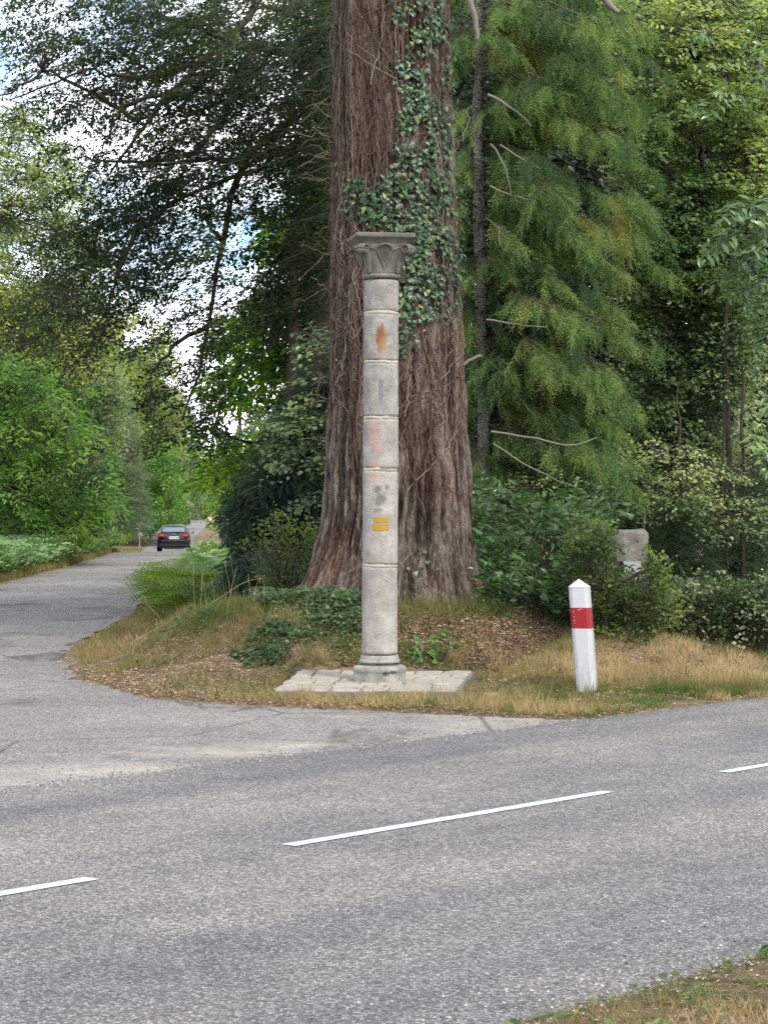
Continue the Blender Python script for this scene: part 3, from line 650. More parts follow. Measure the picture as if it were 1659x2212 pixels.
# foot: flared end of the shaft, torus and worn octagonal plinth
zl = np.linspace(czy(1415), .295, 10); rr = np.interp(zl, [.29, .31, .33, .38], [.198, .2, .19, .176])
lathe(Acc(), np.c_[rr[::-1], zl[::-1]], 80, -.043, CYY, .006, 70).obj('shaft_foot', M['base_stone'], col, smooth=True)
lathe(Acc(), [(.19, .272), (.185, .285), (.19, .296)], 64, -.043, CYY, .004, 71).obj('dark_joint', M['capital'], col, smooth=True)
A = Acc(); th = np.arange(80) / 80 * 2 * np.pi; V = []
for t, z_ in zip([0, .0, .2, .45, .62, .72, .85, .95, 1.0], [.10, .13, .17, .195, .205, .22, .245, .262, .272]):
    oct_ = .262 / np.maximum(np.cos((th + .35) % (np.pi / 4) - np.pi / 8), .9) * .97
    circ = np.interp(z_, [.2, .215, .24, .262, .272], [.250, .262, .262, .245, .21]); q = sm((z_ - .16) / .05)
    r_ = oct_ * (1 - q) + circ * q + .014 * (fbm(np.cos(th) * 3, np.sin(th) * 3, z_ * 10, s=72) - .5); V.append(np.stack([-.043 + r_ * np.cos(th), CYY + r_ * np.sin(th), np.full(80, z_)], -1))
v = np.concatenate(V + [[[-.043, CYY, .272]]]); i = np.arange(9 * 80).reshape(9, 80); a, b = i[:-1], i[1:]; a2, b2 = np.roll(a, -1, 1), np.roll(b, -1, 1); j = np.arange(80)
A.add(v, np.concatenate([np.stack([a, a2, b2], -1).reshape(-1, 3), np.stack([a, b2, b], -1).reshape(-1, 3), np.stack([i[-1], np.roll(i[-1], -1), np.full(80, 720)], -1)])).obj('plinth', M['base_stone'], col, smooth=True)
# capital
ZT, ZB = czy(509), czy(598); cxc = -.043 + .018; ca = R(9)
def rot(x, y): return cxc + x * math.cos(ca) - y * math.sin(ca), CYY + x * math.sin(ca) + y * math.cos(ca)
lathe(Acc(), [(.165, ZB - .03), (.178, ZB - .026), (.192, ZB - .012), (.195, ZB), (.19, ZB + .014), (.175, ZB + .022), (.165, ZB + .024)], 72, cxc, CYY, .008, 75).obj('astragal', M['capital'], col, smooth=True)
def sq_ring(half, z, rnd, n=96, j=0.):
    th = np.arange(n) / n * 2 * np.pi; c, s_ = np.cos(th), np.sin(th)
    e = 2 / rnd; r_ = (np.abs(c) ** (2 / e * 1) + np.abs(s_) ** (2 / e)) ** (-e / 2) if False else 1 / ((np.abs(c) ** rnd + np.abs(s_) ** rnd) ** (1 / rnd))
    x, y = half * r_ * c, half * r_ * s_; x = x + j * (fbm(x * 9, y * 9, z * 12, s=77) - .5); y = y + j * (fbm(x * 9 + 4, y * 9, z * 12, s=78) - .5)
    return np.stack([cxc + x * math.cos(ca) - y * math.sin(ca), CYY + x * math.sin(ca) + y * math.cos(ca), np.full(n, z) + (j * .4 * (fbm(x * 6, y * 6, 0, s=79) - .5))], -1)
def rings(rs):
    n = len(rs[0]); v = np.concatenate(rs + [[rs[0].mean(0)], [rs[-1].mean(0)]]); i = np.arange(len(rs) * n).reshape(len(rs), n); a, b = i[:-1], i[1:]; a2, b2 = np.roll(a, -1, 1), np.roll(b, -1, 1); j = np.arange(n); jn = (j + 1) % n; c = len(rs) * n
    return v, np.concatenate([np.stack([a, a2, b2], -1).reshape(-1, 3), np.stack([a, b2, b], -1).reshape(-1, 3), np.stack([jn, j, np.full(n, c)], -1), np.stack([i[-1][j], i[-1][jn], np.full(n, c + 1)], -1)])
v, f = rings([sq_ring(.235, ZT - .118, 12, j=.01), sq_ring(.242, ZT - .10, 14, j=.01), sq_ring(.25, ZT - .085, 16, j=.012), sq_ring(.262, ZT - .07, 16, j=.012), sq_ring(.283, ZT - .05, 18, j=.012), sq_ring(.295, ZT - .042, 20, j=.014), sq_ring(.298, ZT - .03, 20, j=.016), sq_ring(.297, ZT - .008, 20, j=.016), sq_ring(.285, ZT, 16, j=.012)])
Acc().add(v, f).obj('abacus', M['capital'], col)
bz_ = np.linspace(ZB + .015, ZT - .11, 14); bh = []
for z_ in bz_:
    t = (z_ - bz_[0]) / (bz_[-1] - bz_[0]); bh.append(sq_ring(.172 + .012 * t + .055 * t ** 2.6, z_, 2 + 5 * t ** 1.6, j=.006))
v, f = rings(bh); Acc().add(v, f).obj('bell', M['capital'], col, smooth=True)
for q in range(4):                                    # corner volutes with grooved flanks
    A = Acc(); an = ca + R(45 + 90 * q); e = np.array([math.cos(an), math.sin(an), 0]); tt = np.array([-e[1], e[0], 0]); c0 = np.array([cxc, CYY, ZT - .155]) + e * .315
    for g in range(9):
        o_ = (g - 4) * .0115; rr = .052 - .0035 * abs(g - 4); th = np.linspace(-2.5, 2.6, 14)
        p = c0 + tt * o_ + np.cos(th)[:, None] * e * rr + np.sin(th)[:, None] * np.array([0, 0, rr]) ; tubes(A, p, np.full(14, .0085), 5)
    th = np.linspace(0, 9, 40)
    for s_ in (-1, 1):
        rr = .048 * (1 - th / 9.6); p = c0 + tt * s_ * .052 + np.cos(th)[:, None] * e * rr[:, None] + np.sin(th)[:, None] * np.array([0, 0, 1]) * rr[:, None]; tubes(A, p, np.full(40, .007), 5)
    p = np.array([np.array([cxc, CYY, ZB + .03]) + e * (.19), np.array([cxc, CYY, ZB + .12]) + e * .205, np.array([cxc, CYY, ZB + .2]) + e * .245, c0 + e * -.01]); p = polyline(p[:1], p[1:2], 3)[0].tolist() + p[2:].tolist()
    tubes(A, np.array(p), np.array([.02, .028, .034, .045, .05]), 8); A.obj('volute', M['capital'], col, smooth=True)
for q in range(4):                                    # palmette on every face, with stems to the volutes
    A = Acc(); an = ca + R(-90 + 90 * q); e = np.array([math.cos(an), math.sin(an), 0]); tt = np.array([-e[1], e[0], 0]); up = np.array([0, 0, 1.])
    def fp(x, z): t = np.clip((z - bz_[0]) / (bz_[-1] - bz_[0]), 0, 1); hh = .172 + .012 * t + .055 * t ** 2.6; return np.array([cxc, CYY, 0]) + e * (hh * (1 - .9 * (x / .3) ** 2) + .012) + tt * x + up * z
    zt = ZT - .135; zb = ZB + .06
    th = np.linspace(-.25, np.pi + .25, 22); tubes(A, np.array([fp(.073 * math.cos(t), zt - .02 + .05 * math.sin(t)) for t in th]), np.full(22, .011), 6)
    for s_ in (-1, 1): tubes(A, np.array([fp(s_ * .073 * (1 - t) ** 1.2 , (zt - .035) * (1 - t) + zb * t) for t in np.linspace(0, 1, 9)]), np.linspace(.010, .005, 9), 6)
    for k in (-2, -1, 0, 1, 2): tubes(A, np.array([fp(k * .026 * (1 - t) , (zt - .02 - .008 * abs(k)) * (1 - t) + zb * t) for t in np.linspace(0, 1, 7)]), np.linspace(.011, .003, 7), 5)
    for s_ in (-1, 1): tubes(A, np.array([fp(s_ * (.08 + .13 * t), zt - .03 + .028 * math.sin(t * 3.0)) + e * .05 * t for t in np.linspace(0, 1, 9)]), np.linspace(.008, .014, 9), 6)
    A.obj('palmette', M['capital'], col, smooth=True)
for (pa, pb, xa, xb) in ((1117, 1128, 808, 840), (1131, 1146, 806, 840)):        # two yellow trail marks
    za, zb_ = czy(pb), czy(pa); x0, x1 = (xa - CX) * KX - cxz(2), (xb - CX) * KX - cxz(2); xs_ = np.linspace(x0, x1, 12); zs_ = np.linspace(za, zb_, 5); r0 = .1742
    G = np.array([[(x + rng.normal(0, .0012), z + rng.normal(0, .0015)) for x in xs_] for z in zs_]).reshape(-1, 2); rr = r0 - .0035 * (1.65 - .4) / 3.6 + .0005
    v = np.c_[cxz(1.7) + G[:, 0], CYY - np.sqrt((rr + .002) ** 2 - G[:, 0] ** 2), G[:, 1]]; i = np.arange(60).reshape(5, 12); a, b, c, d = i[:-1, :-1], i[:-1, 1:], i[1:, 1:], i[1:, :-1]
    Acc().add(v, np.concatenate([np.stack([a, b, c], -1).reshape(-1, 3), np.stack([a, c, d], -1).reshape(-1, 3)])).obj('trail_mark', M['trail'], col)

# ------------------------------------------------------------------ paved platform
plat = empty('paved_platform', (-.05, 22.3, 0), 'low platform of pale irregular paving stones under the column', 'platform')
Q = np.array([[-1.03, 20.98], [.66, 20.86], [.92, 23.62], [-.88, 23.7]])
def bil(u, v_): return (1-u)*(1-v_)*Q[0] + u*(1-v_)*Q[1] + u*v_*Q[2] + (1-u)*v_*Q[3]
def slab(name, c4, z0, z1, mat, parent, rnd=.012, n=1):
    c = np.array(c4, float); m = c.mean(0); V = []
    pts = []
    for q in range(4):
        a, b = c[q], c[(q + 1) % 4]; pts += [a * .88 + b * .12, a * .5 + b * .5 + rng.normal(0, .006, 2), a * .12 + b * .88]
    pts = np.array(pts)
    low = np.c_[pts, np.full(12, z0)]; mid = np.c_[pts, np.full(12, z1 - rnd)]; top = np.c_[m + (pts - m) * .93, z1 + rng.normal(0, .003, 12)]; cc = np.array([[*m, z1 + .004]])
    i = np.arange(12); j = (i + 1) % 12
    f = np.concatenate([np.stack([i, j, j + 12], -1), np.stack([i, j + 12, i + 12], -1), np.stack([i + 12, j + 12, j + 24], -1), np.stack([i + 12, j + 24, i + 24], -1), np.stack([i + 24, j + 24, np.full(12, 36)], -1)])
    return Acc().add(np.concatenate([low, mid, top, cc]), f).obj(name, mat, parent)
v = np.array([[*q, z] for z in (-.1, .095) for q in (Q.mean(0) + (Q - Q.mean(0)) * .985)]); fq = [(0,1,5),(0,5,4),(1,2,6),(1,6,5),(2,3,7),(2,7,6),(3,0,4),(3,4,7),(4,5,6),(4,6,7)]
Acc().add(v, fq).obj('mortar_bed', M['slab'], plat)
vr = np.linspace(0, 1, 8) + np.r_[0, rng.uniform(-.02, .02, 6), 0]
for r_ in range(7):
    n = int(rng.integers(5, 8)); cu = np.linspace(0, 1, n + 1); cu[1:-1] += rng.uniform(-.05, .05, n - 1); s0 = rng.uniform(-.03, .03, n + 1); s0[0] = s0[-1] = 0
    for k in range(n):
        g = .005; u0, u1 = cu[k] + g, cu[k + 1] - g; w0, w1 = vr[r_] + g * .8, vr[r_ + 1] - g * .8
        c4 = [bil(u0, w0), bil(u1, w0), bil(u1 + s0[k + 1] * .3, w1), bil(u0 + s0[k] * .3, w1)]
        zt = .118 + rng.uniform(-.006, .008); 
        if r_ == 6 and rng.random() < .25: continue
        slab('paving_stone', c4, .05, zt, M['slab'], plat)
for k in range(6):                                     # kerb blocks along the front and the right side
    u0, u1 = k / 6 + .004, (k + 1) / 6 - .004; a, b = bil(u0, 0), bil(u1, 0); dz = .0 if k > 2 else -.02
    slab('kerb_stone', [a - (0, .012 + rng.uniform(0, .02)), b - (0, .012 + rng.uniform(0, .02)), b + (0, .06), a + (0, .06)], -.12, .108 + dz * .3, M['slab_side'], plat, .02)
for k in range(6):
    a, b = bil(1, k / 6 + .004), bil(1, (k + 1) / 6 - .004); o_ = rng.uniform(.01, .03)
    slab('kerb_stone', [a - (.05, 0), a + (o_, 0), b + (o_, 0), b - (.05, 0)], -.12, .11, M['slab_side'], plat, .02)
def rock(name, c, s, mat, label, cat, rz=0, group=None, squash=.6):
    A = Acc(); n, K = 12, 7; th = np.arange(n) / n * 2 * np.pi; V = []
    for q in range(K):
        ph = -np.pi / 2 + np.pi * (q + .3) / (K - .4); rr = np.cos(ph) ** .6; nn = 1 + .35 * (fbm(np.cos(th) * 2 + c[0] * 7, np.sin(th) * 2, q * .7, s=33) - .5)
        V.append(np.stack([c[0] + s[0] * rr * nn * np.cos(th + rz), c[1] + s[1] * rr * nn * np.sin(th + rz), c[2] + np.full(n, s[2] * math.sin(ph))], -1))
    v, f = rings(V); A.add(v, f); return tag(A.obj(name, mat), label, cat, group)
o_ = slab('loose_stone', [[.86, 21.05], [1.02, 20.95], [1.07, 21.25], [.93, 21.3]], -.02, .075, M['slab'], None); o_.rotation_euler = (0, 0, 0)
tag(o_, 'pale broken stone lying against the right corner of the platform', 'stone')

# ------------------------------------------------------------------ red and white marker post
post = empty('marker_post', (1.94, 21.6, -.02), 'white plastic marker post with a red band, leaning in the verge grass', 'post')
PB = np.array([1.945, 21.6, -.15]); lean_ = np.array([-.077, 0.0, 1.0])
def post_ring(z, s=1.0, g=0.):
    h = .095 * s + g; c = .038 * s; a = R(-14); pts = []
    for sx_, sy_ in ((1, 1), (-1, 1), (-1, -1), (1, -1)):
        P_ = [(sx_ * h, sy_ * (h - c)), (sx_ * (h - c * .35), sy_ * (h - c * .35)), (sx_ * (h - c), sy_ * h)]
        pts += P_ if sx_ * sy_ > 0 else P_[::-1]
    pts = np.array(pts); x = pts[:, 0] * math.cos(a) - pts[:, 1] * math.sin(a); y = pts[:, 0] * math.sin(a) + pts[:, 1] * math.cos(a)
    q = PB + lean_ * (z + .15); return np.stack([q[0] + x, q[1] + y, np.full(12, q[2])], -1)
KP = 21.5 / FPX
def pz(py): return CAMZ - (py - HY) * KP
v, f = rings([post_ring(-.15), post_ring(.3), post_ring(pz(1358)), post_ring(pz(1313)), post_ring(pz(1268))]); 
m, t, o = newmat('dirty white post plastic')
g_ = N(t, 'ShaderNodeNewGeometry').outputs['Position']; n1 = noise(t, 14, 5, .7, vec=g_, map_scale=(3, 3, .5)); n2 = noise(t, 60, 3, .7, vec=g_)
s_ = N(t, 'ShaderNodeSeparateXYZ'); t.links.new(g_, s_.inputs[0])
low = math_(t, 'MULTIPLY_ADD', s_.outputs[2], -1.4, .62, clamp=True); sid = math_(t, 'MULTIPLY_ADD', math_(t, 'ADD', s_.outputs[0], math_(t, 'MULTIPLY', s_.outputs[2], .077)), 9.0, -17.75, clamp=True)
dirt = math_(t, 'MULTIPLY', ramp(t, n1, [(.42, (0,0,0)), (.62, (1,1,1))]), math_(t, 'ADD', math_(t, 'MULTIPLY', sid, .95), math_(t, 'MULTIPLY', low, 1.1)), clamp=True)
c_ = mix(t, dirt, (.44,.445,.455), (.20,.18,.13)); c_ = mix(t, ramp(t, n2, [(.62, (0,0,0)), (.72, (.25,.25,.25))]), c_, (.5,.48,.42)); principled(t, o, c_, .38, .4)
Acc().add(v, f).obj('post_body', m, post)
v, f = rings([post_ring(pz(1358), 1, .0015), post_ring(pz(1313), 1, .0015)]); Acc().add(v, f).obj('red_band', M['post_red'], post)
top = post_ring(pz(1268), 1, .002); ap = PB + lean_ * (pz(1251) + .15); v = np.concatenate([post_ring(pz(1270), 1, .002), top, [ap]]); i = np.arange(12); j = (i + 1) % 12
Acc().add(v, np.concatenate([np.stack([i, j, j + 12], -1), np.stack([i, j + 12, i + 12], -1), np.stack([i + 12, j + 12, np.full(12, 24)], -1)])).obj('post_cap', M['post_white'], post)
A = Acc()                                              # scuffs on the band
for k in range(16):
    z = pz(rng.uniform(1313, 1358)); q = PB + lean_ * (z + .15); x = -.058 + rng.normal(0, .0015); s = rng.uniform(.002, .006)
    if k > 9: z = pz(rng.uniform(1314, 1319)); q = PB + lean_ * (z + .15); x = rng.uniform(-.01, .05); s = rng.uniform(.003, .007)
    a = R(-14); h = .0975; c = np.array([q[0] + x * math.cos(a) + h * math.sin(a), q[1] + x * math.sin(a) - h * math.cos(a), q[2]]); ex = np.array([math.cos(a), math.sin(a), 0])
    A.add([c - ex * s, c + ex * s - (0, 0, s * .4), c + (0, 0, s * 1.5)], [(0, 1, 2)])
A.obj('paint_scuff', M['paint_white'], post)

# ------------------------------------------------------------------ old gate pillar in the shrubs
gp = empty('gate_pillar', (3.0, 28.2, .3), 'rough grey stone pillar half hidden by shrubs behind the marker post', 'pillar')
def rough_block(c, h, z0, z1, n=20, j=.05, seed=1, rnd=5):
    rs = []
    for z in np.linspace(z0, z1, 10):
        t = (z - z0) / (z1 - z0); k = 1 - .16 * max(0, (t - .8) / .2) ** 2; th = np.arange(48) / 48 * 2 * np.pi + .25; r_ = 1 / ((np.abs(np.cos(th)) ** rnd + np.abs(np.sin(th)) ** rnd) ** (1 / rnd))
        rr = h * k * r_ * (1 + j * 3 * (fbm(np.cos(th) * 2.2 + 4, np.sin(th) * 2.2, z * 4, s=seed) - .5)); rs.append(np.stack([c[0] + rr * np.cos(th - .25 + .2), c[1] + rr * np.sin(th - .05), z + .05 * (fbm(np.cos(th) * 1.5, np.sin(th) * 1.5, 0, s=seed + 2) - .5) * t], -1))
    return rings(rs)
v, f = rough_block((3.02, 28.2), .235, 1.17, 1.56, j=.09, seed=51); Acc().add(v, f).obj('cap_stone', M['pillar'], gp)
v, f = rough_block((3.04, 28.25), .185, -.1, 1.18, j=.05, seed=54, rnd=8); Acc().add(v, f).obj('shaft', M['pillar'], gp)
xa, xb = (1347 - CX) / FPX * 27.9, (1386 - CX) / FPX * 27.9; za, zb = CAMZ - (1262 - HY) / FPX * 27.9, CAMZ - (1213 - HY) / FPX * 27.9
v = np.array([[xa + .03, 27.93, za], [xb, 27.95, za], [xb, 27.95, zb], [xa, 27.93, zb]]); v = np.concatenate([v, v + (0, .06, 0)])
Acc().add(v, [(0,1,2),(0,2,3),(0,3,7),(0,7,4),(1,5,6),(1,6,2),(3,2,6),(3,6,7),(0,4,5),(0,5,1),(4,7,6),(4,6,5)]).obj('stone_plaque', mat_stone('smooth grey plaque', [(.3,(.25,.25,.245)),(.55,(.34,.34,.33)),(.7,(.45,.45,.44))], lichen=.2), gp)

# ------------------------------------------------------------------ car
CXC, CYC = (376 - CX) / FPX * 119.5, 119.3; CZ = float(prof(CYC)) + .015
car = empty('black_car', (CXC, CYC, CZ), 'black hatchback seen from behind, driving away down the forest road', 'car', rz=R(4.5))
def cw(v): return np.asarray(v, float)
def cobj(acc, name, mat, parent=None, smooth=False):
    o = link(name, acc.mesh(name, smooth), mat); o.parent = parent or car; return o
ST = [(0.0,.30,.72,.76,.70,.66),(.03,.22,.78,.86,.82,.70),(.08,.20,.92,.96,.86,.66),(.14,.20,.97,1.03,.88,.62),(.30,.20,.98,1.2,.885,.575),(.5,.2,.98,1.345,.89,.54),(.75,.2,.97,1.40,.89,.53),(1.5,.2,.95,1.425,.885,.53),(2.3,.2,.93,1.40,.885,.54),(2.75,.2,.92,1.2,.885,.6),(3.15,.2,.92,.98,.88,.68),(3.6,.22,.86,.89,.86,.66),(4.05,.24,.72,.76,.80,.6),(4.25,.34,.6,.62,.62,.5)]
RS = []
for (y, zb, zl_, zr, wb, wr) in ST:
    half = [(0, zb), (wb * .8, zb), (wb * .96, zb + .1), (wb, zb + (zl_ - zb) * .5), (wb * .985, zl_ - .06), (wb * .93, zl_), (wr + .02, zr - .05), (wr * .85, zr - .008), (wr * .5, zr), (0, zr + .004)]
    ring = [(x, y, z) for x, z in half] + [(-x, y, z) for x, z in half[-2:0:-1]]; RS.append(np.array(ring))
v, f = rings(RS); cobj(Acc().add(v, f[:, ::-1]), 'body', M['car_paint'], smooth=True)
def cbox(x0, x1, y0, y1, z0, z1, name, mat, par=None, tap=0):
    v = np.array([[x, y, z] for x in (x0, x1) for y in (y0, y1) for z in (z0, z1)]); 
    if tap: v[v[:, 2] == z1, 0] *= tap
    f_ = [(0,1,3),(0,3,2),(4,6,7),(4,7,5),(0,4,5),(0,5,1),(2,3,7),(2,7,6),(0,2,6),(0,6,4),(1,5,7),(1,7,3)]; return cobj(Acc().add(v, f_), name, mat, par)
def cquad(pts, name, mat, par=None, th=.012):
    p = np.array(pts, float); n = np.cross(p[1] - p[0], p[2] - p[0]); n /= np.linalg.norm(n); v = np.concatenate([p + n * th, p - n * .01]); k = len(p); f_ = []
    for q in range(1, k - 1): f_ += [(0, q, q + 1), (k, k + q + 1, k + q)]
    for q in range(k): f_ += [(q, k + q, k + (q + 1) % k), (q, k + (q + 1) % k, (q + 1) % k)]
    return cobj(Acc().add(v, f_), name, mat, par)
cquad([(-.58, .135, 1.03), (.58, .135, 1.03), (.50, .50, 1.34), (-.50, .50, 1.34)], 'rear_window', M['glass'], th=.03)
for s in (-1, 1): cquad([(s*.865, .55, .99), (s*.865, 2.5, .97), (s*.56, 2.2, 1.37), (s*.56, .75, 1.37)][::s], 'side_window', M['glass'], th=.012)
cbox(-.56, .56, .38, .62, 1.375, 1.402, 'roof_highlight', M['chrome'], tap=.94)  # chrome slab added to stand in for sky reflected on the roof
for s in (-1, 1):
    lamp = cbox(*sorted((s*.46, s*.83)), -.025, .3, .80, .985, 'tail_light', M['lamp_red']); cbox(*sorted((s*.50, s*.74)), -.035, -.02, .86, .90, 'light_strip', M['chrome'], lamp)
    mr = cbox(*sorted((s*.90, s*1.06)), 2.35, 2.5, .93, 1.06, 'wing_mirror', M['car_paint']); cbox(*sorted((s*.92, s*1.04)), 2.335, 2.35, .95, 1.04, 'mirror_glass', M['glass'], mr)
np_ = cbox(-.27, .27, -.03, .0, .68, .81, 'number_plate', M['plate']); cbox(-.27, -.235, -.034, -.03, .68, .81, 'plate_band', M['plate_blue'], np_)
for x in (-.19, -.13, -.05, .01, .07, .15, .2): cbox(x, x + .035, -.034, -.03, .715, .78, 'plate_character', M['car_trim'], np_)
cbox(-.62, .62, -.03, .02, .60, .615, 'chrome_strip', M['chrome']); cbox(-.72, .72, -.02, .05, .30, .43, 'bumper_grille', M['car_trim']); cbox(-.52, .52, .0, .3, .15, .25, 'rear_valance', M['car_trim'])
cbox(-.10, .10, -.01, .03, .92, .95, 'tailgate_badge', M['chrome'])
A = Acc(); tubes(A, np.array([(0, .10, 1.03), (.2, .11, 1.05), (.40, .12, 1.06)]), np.array([.02, .014, .01]), 5); cobj(A, 'rear_wiper', M['car_trim'])
for (x, y) in ((-.77, .75), (.77, .75), (-.77, 3.35), (.77, 3.35)):
    th = np.arange(24) / 24 * 2 * np.pi; rs = [np.stack([np.full(24, x + o_), y + r_ * np.cos(th), .315 + r_ * np.sin(th)], -1) for o_, r_ in ((-.11, .27), (-.105, .31), (-.07, .318), (.07, .318), (.105, .31), (.11, .27))]
    v, f = rings(rs); wl = cobj(Acc().add(v, f), 'wheel', M['tyre'], smooth=False)
    sx = 1 if x > 0 else -1; A = Acc(); tubes(A, np.array([[x + sx * .09, y, .315], [x + sx * .118, y, .315]]), np.array([.2, .19]), 20)
    A.add(np.array([[x + sx * .116, y, .315]] + [[x + sx * .116, y + .19 * math.cos(a), .315 + .19 * math.sin(a)] for a in th]), [(0, q + 1, (q + 1) % 24 + 1) for q in range(24)]); cobj(A, 'rim', M['rim'], wl)

# ------------------------------------------------------------------ give way sign seen from behind
SY = 155; sp = PX(301.5, 1130, SY); gz = float(ground(sp[0], SY)); ks = SY / FPX
sign = empty('road_sign', (sp[0], SY, gz), 'grey back of a triangular road sign on a post among the roadside ferns', 'sign')
A = Acc(); tubes(A, np.array([[sp[0], SY, gz - .2], [sp[0], SY, CAMZ - (1127 - HY) * ks]]), np.array([.035, .035]), 8); A.obj('sign_post', M['sign_grey'], sign)
zt, zbm = CAMZ - (1125 - HY) * ks, CAMZ - (1146 - HY) * ks; hw = 11.5 * ks
v = np.array([[sp[0]-hw, SY+.05, zt], [sp[0]+hw, SY+.05, zt], [sp[0]+hw*.95, SY+.05, zt-.06], [sp[0]+.04, SY+.05, zbm], [sp[0]-.04, SY+.05, zbm], [sp[0]-hw*.95, SY+.05, zt-.06]]); v = np.concatenate([v, v + (0, .03, 0)])
f_ = []; 
for q in range(1, 5): f_ += [(0, q, q+1), (6, 6+q+1, 6+q)]
for q in range(6): f_ += [(q, 6+q, 6+(q+1)%6), (q, 6+(q+1)%6, (q+1)%6)]
Acc().add(v, f_).obj('triangle_panel', M['sign_grey'], sign)
z0, z1 = CAMZ - (1158 - HY) * ks, CAMZ - (1148 - HY) * ks
v = np.array([[sp[0] + a * 7 * ks, SY + b, z] for a in (-.4, 1) for b in (.05, .08) for z in (z0, z1)]); Acc().add(v, [(0,1,3),(0,3,2),(4,6,7),(4,7,5),(0,4,5),(0,5,1),(2,3,7),(2,7,6),(0,2,6),(0,6,4),(1,5,7),(1,7,3)]).obj('small_panel', M['sign_grey'], sign)
p = PX(410.5, 1207, 97); A = Acc(); tubes(A, np.array([[p[0], p[1], -.1], [p[0] + .02, p[1], .2], [p[0] + .03, p[1], .3]]), np.array([.09, .085, .06]), 10)
tag(A.obj('roadside_stub', M['stub'], smooth=True), 'short faded red stub at the right road edge below the car', 'marker')
# sandy bank at the far end
p0 = PX(438, 1128, 430); A = Acc(); v, f = grid_mesh(np.linspace(p0[0], p0[0] + 7, 14), np.linspace(428, 445, 10), lambda x, y: prof(y) - .1 + 1.9 * sm((x - p0[0]) / 2.0) * sm((y - 428) / 6) + .3 * fbm(x, y, s=8)); A.add(v, f)
tag(A.obj('sandy_bank', M['sand'], smooth=True), kind='structure')

# ------------------------------------------------------------------ trees and shrubs: overhanging beech
CELL = [[.6,.6,.6,.78,.85,.88,.72,.5,.78],[.55,.6,.65,.78,.84,.88,.93,.88,.93],[.2,.5,.62,.72,.78,.86,.84,.84,.96],[.1,.3,.38,.5,.78,.74,.82,.9,.96],
        [.1,.2,.62,.74,.84,.66,.6,.66,.96],[.1,.45,.75,.75,.78,.6,.30,.5,.95],[.2,.55,.72,.78,.62,.45,.5,.45,.7],[.2,.35,.45,.4,.32,.55,.4,.1,.1],[0,0,.05,.12,.5,.5,.05,0,0],[0,0,0,0,.35,.5,.05,0,0]]
bx, by = -.9, 37.5
beech = empty('beech_tree', (bx, by, float(ground(bx, by)) - .05), 'tall dark beech behind the giant trunk with branches hanging over the side road', 'tree')
OO = []
for r_, row in enumerate(CELL):
    for c_, cv in enumerate(row):
        n = int(-math.log(1 - min(cv, .97)) * (32 if r_ < 5 else 29) + rng.random())
        if n > 0: x = rng.uniform(c_ * 80, c_ * 80 + 80, n); y = rng.uniform(r_ * 100 - 20, r_ * 100 + 80, n); OO.append(np.c_[x, y])
OO = np.concatenate(OO); ns = len(OO); Y = rng.uniform(33, 40, ns)
O = np.stack([(OO[:, 0] - CX) / FPX * Y, Y, CAMZ - (OO[:, 1] - HY) / FPX * Y], -1)
D = unit(np.stack([-.9 + rng.normal(0, .35, ns), rng.normal(-.25, .4, ns), rng.uniform(-.75, .0, ns)], -1)); U = np.stack([rng.normal(0, .2, ns), rng.normal(-.35, .3, ns), np.ones(ns)], -1)
Ls = rng.uniform(.35, .8, ns)
p, d, nn, ln = sprays(O - D * Ls[:, None] * .5, D, U, Ls, .2, 40, .068, .8, .2, .38, .016)
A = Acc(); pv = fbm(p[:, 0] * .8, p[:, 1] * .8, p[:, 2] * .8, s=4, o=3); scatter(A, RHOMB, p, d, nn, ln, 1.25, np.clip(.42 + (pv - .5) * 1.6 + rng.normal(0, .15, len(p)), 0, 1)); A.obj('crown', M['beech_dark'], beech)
A = Acc(); tubes(A, polyline([[bx, by, -.1]], [[bx + .3, by, 13]], 10, 0, .01), np.linspace(.38, .2, 10)[None], 14); A.obj('trunk', M['bark_dark'], beech, smooth=True)
LIMB = [[(720,178,37.3),(690,160,37),(640,118,36.6),(600,108,36.3),(520,98,36),(430,60,35.5),(340,35,35)],[(560,-10,37),(520,60,36.6),(430,140,36),(380,190,35.6),(300,290,35.2),(240,370,35)],
        [(500,60,36.4),(470,130,36.2),(455,210,36),(450,300,36)],[(560,90,36.2),(505,170,36),(480,260,35.6),(420,330,35.3),(320,350,35),(200,345,34.8)],
        [(720,300,37),(600,330,36.5),(470,345,36),(380,350,35.5),(280,360,35)],[(640,250,37),(530,340,36.4),(500,430,36),(480,520,36),(468,600,36),(455,700,35.8),(430,800,35.6),(395,900,35.4)],
        [(480,520,36),(440,470,35.7),(410,400,35.6)],[(720,60,37.4),(600,20,36.8),(480,-20,36.5)],[(600,330,36.6),(560,360,36),(400,420,35.5),(300,480,35),(210,560,34.8),(150,640,34.6)],
        [(300,260,35.2),(200,200,34.8),(90,150,34.5),(-20,225,34.4)],[(430,140,36),(300,170,35.5),(180,150,35),(20,215,34.6)],[(455,700,35.8),(380,740,35.5),(330,800,35.3),(320,870,35.2)],
        [(700,430,37),(640,470,36.6),(600,560,36.3),(560,610,36)],[(380,190,35.6),(260,230,35.2),(220,330,35)],[(300,480,35),(250,600,34.8),(230,680,34.7)]]
A = Acc()
